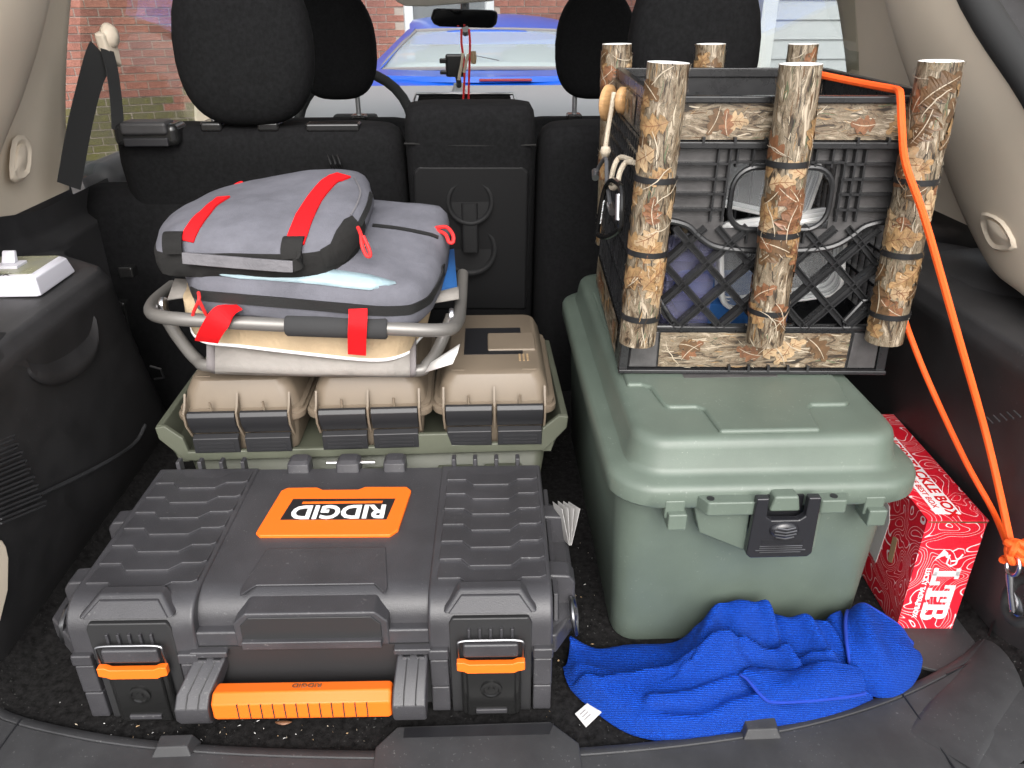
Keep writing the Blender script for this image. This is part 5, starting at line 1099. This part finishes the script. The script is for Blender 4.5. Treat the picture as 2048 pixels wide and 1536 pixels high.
MB().tube(smooth_path([PY(458, 382, 1.22), PY(470, 372, 1.22), PY(484, 366, 1.22), PY(488, 374, 1.22)], 4), .003, 8).w(ubag).obj('strap_end', 'red_web', ubag)
# ================================================================ RED TACKLE BOX CARTON
lx_, ly_, lh_ = .0735, .27, .181
ltb = thing('carton', 'red cardboard carton with white contour lines beside the green trunk', 'carton', (.577, .749, 0), -3)
cb2 = MB().box(-lx_/2, lx_/2, 0, ly_, 0, lh_-.0015).obj('carton_body', 'red_card', ltb, bevel=.0008)
fl = MB().box(-lx_/2-.0006, lx_/2+.0006, -.0012, ly_, lh_-.0012, lh_).obj('carton_flap', 'red_card', ltb, bevel=.0003)
MB().box(-lx_/2+.001, lx_/2, -.0006, .0, lh_-.004, lh_-.0022).obj('flap_slot', 'leaf_rust', ltb)
MB().prism([(.048, .075), (.056, .070), (.060, .072), (.062, .108), (.054, .113), (.050, .111)], -lx_/2-.0004, -lx_/2+.001, 'x').obj('hand_hole', 'kraft', cb2)
MB().prism([(.085, .045), (.16, .05), (.16, .150), (.088, .138), (.078, .12)], -lx_/2-.0006, -lx_/2+.001, 'x').obj('shipping_label', 'paper', cb2)
for k, (a, b) in enumerate(((.1, .13), (.1, .12), (.105, .14))): MB().box(-lx_/2-.0008, -lx_/2, a, b, .125-k*.012, .1265-k*.012).obj('label_line', 'canvas_hem', cb2)
# front lettering, reading downwards: slab-serif LTB
def slab(polys, ox, oz, sc, name):
    mb = MB()
    for pl in polys: mb.prism([((y-.5)*sc*1.0+ox, oz-x*sc) for x, y in pl], -.0006, .0002, 'y')
    return mb.obj(name, 'white_print', cb2, smooth=0)
def q4(x0, x1, y0, y1): return [(x0, y0), (x1, y0), (x1, y1), (x0, y1)]
Lp = [q4(.12, .36, 0, 1), q4(0, .48, .84, 1), q4(0, .36, 0, .17), q4(.36, .78, 0, .17), q4(.62, .78, .17, .36)]
Tp = [q4(.28, .54, 0, 1), q4(0, .28, .82, 1), q4(.54, .82, .82, 1), q4(0, .14, .6, .82), q4(.68, .82, .6, .82), q4(.14, .28, 0, .15), q4(.54, .68, 0, .15)]
Bp = [q4(.1, .34, .16, .84), q4(0, .62, .84, 1), q4(0, .66, 0, .16), q4(.34, .6, .44, .58), [(.56, .84), (.62, 1), (.76, .92), (.80, .76), (.76, .6), (.66, .5), (.56, .58), (.58, .72)], [(.6, .44), (.66, .5), (.80, .44), (.86, .26), (.80, .08), (.66, 0), (.6, .16), (.63, .3)]]
slab(Lp, .006, .106, .034, 'letter_l'); slab(Tp, .006, .079, .034, 'letter_t'); slab(Bp, .006, .050, .034, 'letter_b')
text_mesh('LUCKY TACKLE BOX', .0088, 'front_lettering', 'white_print', cb2, (-.0185, 0, .066), (0, 0, -1), (1, 0, 0), off=.0005, bold=.0002, sx=.98)
# emblem: leaping fish with a hook
em = MB().prism([(-.014, .120), (-.006, .136), (.0, .131), (.003, .122), (-.001, .124), (-.003, .129), (-.008, .124)], -.0006, .0002, 'y')
em.tube([(.004, -.0004, .133), (.011, -.0004, .138), (.018, -.0004, .137), (.021, -.0004, .131)], .0012, 5, flat=.4)
em.tube([(.003, -.0004, .128), (.002, -.0004, .114), (.008, -.0004, .110), (.014, -.0004, .114), (.014, -.0004, .122)], .0012, 5)
em.tube([(.007, -.0004, .118), (.013, -.0004, .119), (.017, -.0004, .124), (.019, -.0004, .129)], .001, 5)
em.obj('emblem', 'white_print', cb2, smooth=0)
# banner on the top
MB().box(-.022, .010, .012, .2, lh_-.0004, lh_+.0004).obj('banner', 'white_print', fl)
text_mesh('LUCKY TACKLE BOX', .0195, 'top_lettering', 'red_web', fl, (-.0005, .108, lh_+.0005), (0, -1, 0), (1, 0, 0), off=.0004, bold=.0005, sx=1.12)
text_mesh('THE BEST BOX', .0105, 'top_lettering', 'red_web', fl, (-.0155, .062, lh_+.0005), (0, -1, 0), (1, 0, 0), off=.0004, sx=1.1)
# ================================================================ BLUE TOWEL
tow = thing('towel', 'crumpled bright blue microfibre towel on the floor against the green trunk', 'towel', (.33, .66, 0))
def curve(px, plane, sub=8): return smooth_path([PZ(x, y, z) if plane == 'z' else None for x, y, z in px], sub)
def sheet(rows, nu, nv, fold, seed):
    rows = [smooth_path(r, 10) for r in rows]
    def samp(path, t): k = t*(len(path)-1); i = min(int(k), len(path)-2); return path[i].lerp(path[i+1], k-i)
    def fn(u, v):
        pts = [samp(r, u) for r in rows]; k = v*(len(pts)-1); i = min(int(k), len(pts)-2); t = k-i
        g = lambda j: pts[max(0, min(len(pts)-1, j))]
        a, b, c, d = g(i-1), g(i), g(i+1), g(i+2); p = .5*((2*b)+(c-a)*t+(2*a-5*b+4*c-d)*t*t+(3*b-a-3*c+d)*t**3)
        e = min(1, 6*min(v, 1-v)); p = p+Vector((0, 0, fold(u, v, p)*e)); p.z = max(p.z, .004); return p
    return MB().grid(fn, nu, nv)
def P0(x, y, z=.004): return PZ(x, y, z)
rows = [
 [P0(1128, 1335), P0(1140, 1375), P0(1200, 1430), P0(1262, 1468), P0(1350, 1486), P0(1430, 1478), P0(1500, 1462, .006), P0(1600, 1448, .008), P0(1700, 1425, .006), P0(1745, 1400, .006)],
 [P0(1135, 1325, .012), P0(1165, 1362, .018), P0(1230, 1400, .022), P0(1300, 1425, .022), P0(1370, 1440, .02), P0(1440, 1440, .02), P0(1520, 1430, .022), P0(1610, 1415, .025), P0(1690, 1395, .02), P0(1740, 1378, .012)],
 [P0(1140, 1300, .02), P0(1180, 1335, .022), P0(1250, 1358, .02), P0(1330, 1362, .020), P0(1400, 1368, .034), P0(1470, 1370, .036), P0(1540, 1368, .03), P0(1620, 1362, .038), P0(1690, 1352, .032), P0(1735, 1345, .02)],
 [P0(1140, 1288, .028), P0(1190, 1310, .016), P0(1260, 1322, .016), P0(1340, 1318, .020), P0(1400, 1305, .05), P0(1465, 1290, .066), P0(1540, 1300, .048), P0(1620, 1308, .052), P0(1680, 1310, .045), P0(1730, 1310, .03)],
 [P0(1139, 1278, .032), P0(1195, 1302, .012), P0(1265, 1298, .014), P0(1350, 1292, .018), P0(1400, 1255, .052), P0(1458, 1215, .082), P0(1500, 1216, .083), P0(1570, 1243, .066), P0(1640, 1262, .058), P0(1700, 1282, .045)],
 [P0(1141, 1274, .03), P0(1192, 1299, .006), P0(1262, 1291, .010), P0(1350, 1286, .012), P0(1405, 1245, .045), P0(1462, 1208, .076), P0(1500, 1208, .077), P0(1568, 1236, .060), P0(1640, 1250, .052), P0(1690, 1276, .04)]]
def pl2(pts): return [PZ(x, y, .03).xy for x, y in pts]
RID = [(pl2([(1482, 1212), (1505, 1260), (1545, 1310), (1585, 1360)]), .016, .008), (pl2([(1455, 1220), (1425, 1270), (1395, 1320), (1365, 1350)]), .012, .007), (pl2([(1560, 1245), (1605, 1290), (1650, 1345)]), .013, .007),
       (pl2([(1215, 1425), (1320, 1440), (1430, 1435), (1530, 1405)]), .012, .008), (pl2([(1300, 1405), (1390, 1398), (1470, 1385)]), .010, .006), (pl2([(1600, 1262), (1640, 1290), (1685, 1335)]), .010, .006), (pl2([(1155, 1330), (1220, 1345), (1300, 1335)]), .006, .008), (pl2([(1440, 1300), (1470, 1340), (1520, 1362)]), -.012, .008), (pl2([(1530, 1270), (1565, 1320), (1600, 1352)]), -.012, .007), (pl2([(1250, 1462), (1350, 1476), (1470, 1462), (1600, 1446)]), .006, .006)]
STEP = [(pl2([(1128, 1345), (1200, 1368), (1290, 1352), (1380, 1338), (1480, 1335)]), .020, .030), (pl2([(1390, 1345), (1450, 1322), (1540, 1330), (1600, 1345), (1680, 1352)]), .014, .02), (pl2([(1240, 1448), (1340, 1462), (1450, 1455), (1560, 1440), (1700, 1418)]), -.010, .012)]
def sdist(q, pl):
    best, sg = 9, 1
    for a, b in zip(pl, pl[1:]):
        ab = b-a; t = max(0, min(1, (q-a).dot(ab)/ab.length_squared)); d = q-(a+ab*t); l = d.length
        if l < best: best, sg = l, (1 if ab.x*d.y-ab.y*d.x < 0 else -1)
    return best, sg
def fold1(u, v, p):
    q = (p+Vector((mnoise.noise(p*20), mnoise.noise(p*20+Vector((5, 5, 5))), 0))*.004).xy; h = .003*mnoise.noise(p*45)+.007*mnoise.noise(p*16)
    for pl, a, w in RID: d, sg = sdist(q, pl); h += a*math.exp(-(d/w)**2)
    for pl, a, w in STEP:
        d, sg = sdist(q, pl); h += a*math.exp(-d/w) if sg > 0 else a*math.exp(-(d/.0035)**2)-abs(a)*.25*math.exp(-((d-.009)/.008)**2)
    return h
m1 = sheet(rows, 170, 100, fold1, 1)
# folded-over corner in the middle
rows2 = [
 [P0(1478, 1362, .045), P0(1492, 1372, .044), P0(1520, 1405, .036), P0(1545, 1418, .032), P0(1620, 1415, .033), P0(1700, 1406, .03), P0(1726, 1400, .026)],
 [P0(1484, 1358, .05), P0(1510, 1366, .05), P0(1545, 1385, .046), P0(1575, 1390, .046), P0(1630, 1388, .046), P0(1690, 1385, .04), P0(1726, 1385, .032)],
 [P0(1492, 1352, .048), P0(1525, 1358, .05), P0(1570, 1366, .044), P0(1605, 1360, .05), P0(1640, 1355, .056), P0(1685, 1358, .05), P0(1722, 1362, .04)],
 [P0(1500, 1348, .044), P0(1540, 1354, .045), P0(1580, 1356, .04), P0(1615, 1345, .048), P0(1648, 1336, .058), P0(1682, 1340, .052), P0(1715, 1348, .042)]]
rows2 = [[p+Vector((0, 0, .010)) for p in r] for r in rows2]
m2 = sheet(rows2, 70, 26, lambda u, v, p: .003*mnoise.noise(p*40)+.004*mnoise.noise(p*18), 2)
# rolled end on the right
rows3 = [
 [P0(1700, 1345, .03), P0(1735, 1385, .012), P0(1780, 1395, .010), P0(1818, 1376, .010), P0(1838, 1345, .012)],
 [P0(1698, 1325, .05), P0(1730, 1350, .042), P0(1775, 1365, .036), P0(1815, 1352, .03), P0(1842, 1322, .026)],
 [P0(1692, 1285, .064), P0(1725, 1300, .066), P0(1765, 1315, .060), P0(1805, 1315, .05), P0(1838, 1300, .036)],
 [P0(1690, 1245, .066), P0(1712, 1248, .074), P0(1748, 1258, .074), P0(1790, 1275, .06), P0(1828, 1292, .04)],
 [P0(1695, 1222, .060), P0(1715, 1214, .07), P0(1745, 1216, .072), P0(1790, 1248, .06), P0(1828, 1282, .038)],
 [P0(1702, 1225, .05), P0(1720, 1216, .056), P0(1748, 1220, .056), P0(1790, 1252, .045), P0(1826, 1284, .028)]]
m3 = sheet(rows3, 60, 60, lambda u, v, p: .003*mnoise.noise(p*40)+.006*mnoise.noise(p*18+Vector((3, 3, 3)))+.003*sin(u*14+v*4), 3)
rows4 = [
 [P0(1650, 1245, .05), P0(1665, 1280, .05), P0(1690, 1320, .04), P0(1712, 1350, .03)],
 [P0(1662, 1232, .062), P0(1682, 1268, .062), P0(1704, 1310, .05), P0(1722, 1345, .036)],
 [P0(1680, 1222, .058), P0(1698, 1262, .056), P0(1712, 1300, .046), P0(1730, 1335, .03)]]
m4 = sheet(rows4, 30, 16, lambda u, v, p: .002*mnoise.noise(p*40), 4)
tm = MB()
for q in (m1, m2, m3, m4): tm.add(q.v, q.f)
uvs = [(v[0], v[1]*.9+v[2]*.9) for v in tm.v]
to = tm.w(tow).obj('cloth', 'towel', tow, smooth=180, solid=.003)
uvl = to.data.uv_layers.new(name='UVMap')
for lp in to.data.loops: uvl.data[lp.index].uv = uvs[lp.vertex_index]
hem1 = [Vector(m3.v[i]) for i in range(61*4, 61*5)]
for nm, src in (('hem', smooth_path(rows2[0], 6)), ('hem', [Vector(m3.v[61*52+i]) for i in range(61)]), ('hem', [Vector(m3.v[61*j]) for j in range(4, 58)])):
    MB().tube([p+Vector((0, 0, .001)) for p in src], .0022, 8).w(tow).obj(nm, 'towel_hem', to, smooth=80)
lbp = [P0(1150, 1428, .004), P0(1178, 1404, .007), P0(1208, 1420, .010), P0(1172, 1455, .004)]
lo_ = MB().hexa(lbp, [p+Vector((0, 0, .0006)) for p in lbp]).w(tow).obj('care_label', 'paper', tow)
for k in range(3):
    a = lerp(lbp[0], lbp[3], .25+k*.2); b = lerp(lbp[1], lbp[2], .25+k*.2); MB().tube([lerp(a, b, .15)+Vector((0, 0, .0012)), lerp(a, b, .5)+Vector((0, 0, .0012))], .0004, 4).w(tow).obj('label_line', 'canvas_hem', lo_)
# ================================================================ SWITCH LIGHT ON THE LEDGE
lg = thing('switch_light', 'white battery light shaped like a wall switch on the black side ledge', 'lamp', (-.628, 1.028, .4045), 1)
bo = MB().loft([octa(.054, -.053, .053, .004, z) if k == 0 else octa(.054-k, -.053+k, .053-k, .005, z) for z, k in ((0, 0), (.003, .0), (.022, .004), (.026, .010))]).obj('lamp_body', 'white_plastic', lg, bevel=.0015)
MB().loft([octa(.042, -.038, .042, .002, .0255), octa(.042, -.038, .042, .002, .0265)]).obj('lamp_face', 'switch_face', bo)
MB().box(-.016, .014, -.016, .012, .026, .030).obj('switch_base', 'white_plastic', bo, bevel=.001)
MB().hexa([(-.012, -.004, .030), (.006, -.004, .030), (.006, .006, .030), (-.012, .006, .030)], [(-.012, .006, .045), (.004, .006, .045), (.004, .012, .044), (-.012, .012, .044)]).obj('toggle', 'white_plastic', bo, bevel=.0015)
text_mesh('AZTREK', .011, 'lamp_lettering', 'black_print', bo, (-.01, -.0405, .0262), (1, 0, 0), (0, 1, 0), off=.0004, sx=1.4)
# ================================================================ HANGING CORDS AND PHONE HOLDER
hc = thing('hanging_cord', 'red and tan cords with a small float hanging from the rear view mirror', 'cord', PY(930, 120, 2.70))
for pts, m_ in (([(923, 58), (923, 85), (926, 110), (929, 150), (926, 205)], 'red_cord'), ([(938, 58), (940, 85), (939, 130), (938, 160), (937, 205)], 'red_cord'), ([(926, 106), (924, 125), (919, 150), (918, 160)], 'rope'), ([(937, 108), (932, 125), (928, 145)], 'rope')):
    MB().tube(smooth_path([PY(x, y, 2.70) for x, y in pts], 5), .0052 if m_ == 'rope' else .0036, 8).w(hc).obj('cord', m_, hc)
fl_ = PY(947, 115, 2.69); MB().lathe([(.001, -.02), (.008, -.018), (.01, 0), (.008, .018), (.001, .02)], fl_, 14).w(hc).obj('float', 'leaf_pale', hc, smooth=50)
MB().tube([PY(950, 111, 2.69), PY(998, 121, 2.69)], .0012, 6).w(hc).obj('wire', 'dark_steel', hc)
ph = thing('phone_holder', 'black phone holder standing on the dashboard', 'phone holder', PY(918, 182, 3.0))
p0 = PY(911, 131, 2.95)
pb = MB().box(-.035, .035, -.012, .012, -.038, .038).xf(lambda p: p+p0).w(ph).obj('clamp', 'gloss_black', ph, bevel=.008)
MB().box(-.055, -.03, -.02, .0, .008, .024).xf(lambda p: p+p0).w(ph).obj('clamp_arm', 'gloss_black', ph, bevel=.003)
MB().box(-.055, -.03, -.02, .0, -.028, -.016).xf(lambda p: p+p0).w(ph).obj('clamp_arm', 'gloss_black', ph, bevel=.003)
MB().tube([p0+Vector((.005, .01, -.03)), PY(918, 165, 2.97), PY(918, 178, 3.0)], .01, 10).w(ph).obj('stem', 'gloss_black', ph)
MB().lathe([(.001, .03), (.018, .03), (.022, .012), (.03, .0), (.001, .0)], PY(918, 184, 3.0), 18).w(ph).obj('suction_foot', 'dash_grey', ph, smooth=50)
# ================================================================ CRUMBS ON THE CARPET
rg = random.Random(8); mb = MB()
for k in range(130):
    if k < 95: p = PZ(rg.uniform(40, 760), rg.gauss(1470, 35), .003)
    else: p = PZ(rg.uniform(1090, 1260), rg.uniform(960, 1480), .003)
    if p.y < .605 or p.y > 1.1: continue
    s_ = rg.uniform(.0003, .0009)*(2 if rg.random() < .06 else 1); d = rg.uniform(1, 3.5)*s_; a = rg.uniform(0, 6.28); c, sn_ = cos(a), sin(a)
    mb.add([(p.x+d*c, p.y+d*sn_, .003), (p.x-d*c, p.y-d*sn_, .003), (p.x-s_*sn_, p.y+s_*c, .003), (p.x, p.y, .003+s_*1.4)], [(0, 2, 3), (2, 1, 3), (1, 0, 3)], rg.choice((0, 0, 1, 2)))
tag(mb.obj('crumbs', ['paper', 'kraft', 'rope'], smooth=0), 'pale crumbs and grit scattered on the black carpet', 'crumbs', kind='stuff')
p = PZ(567, 1445, .0035)
tag(MB().loft([[(x*.0095, w_*.0035, .001*math.sin(x*2)) for w_ in (-1, 0, 1)] if False else [(x*.0095, -w_*.004, .0006*w_), (x*.0095, 0, .0012), (x*.0095, w_*.004, .0006*w_)] for x, w_ in ((-1, .05), (-.6, .6), (0, 1), (.5, .8), (1, .05))], False, False, closed=False).obj('dry_leaf', 'leaf_rust', loc=p, smooth=60, solid=.0005), 'small dry reddish leaf on the carpet before the orange grip', 'leaf')
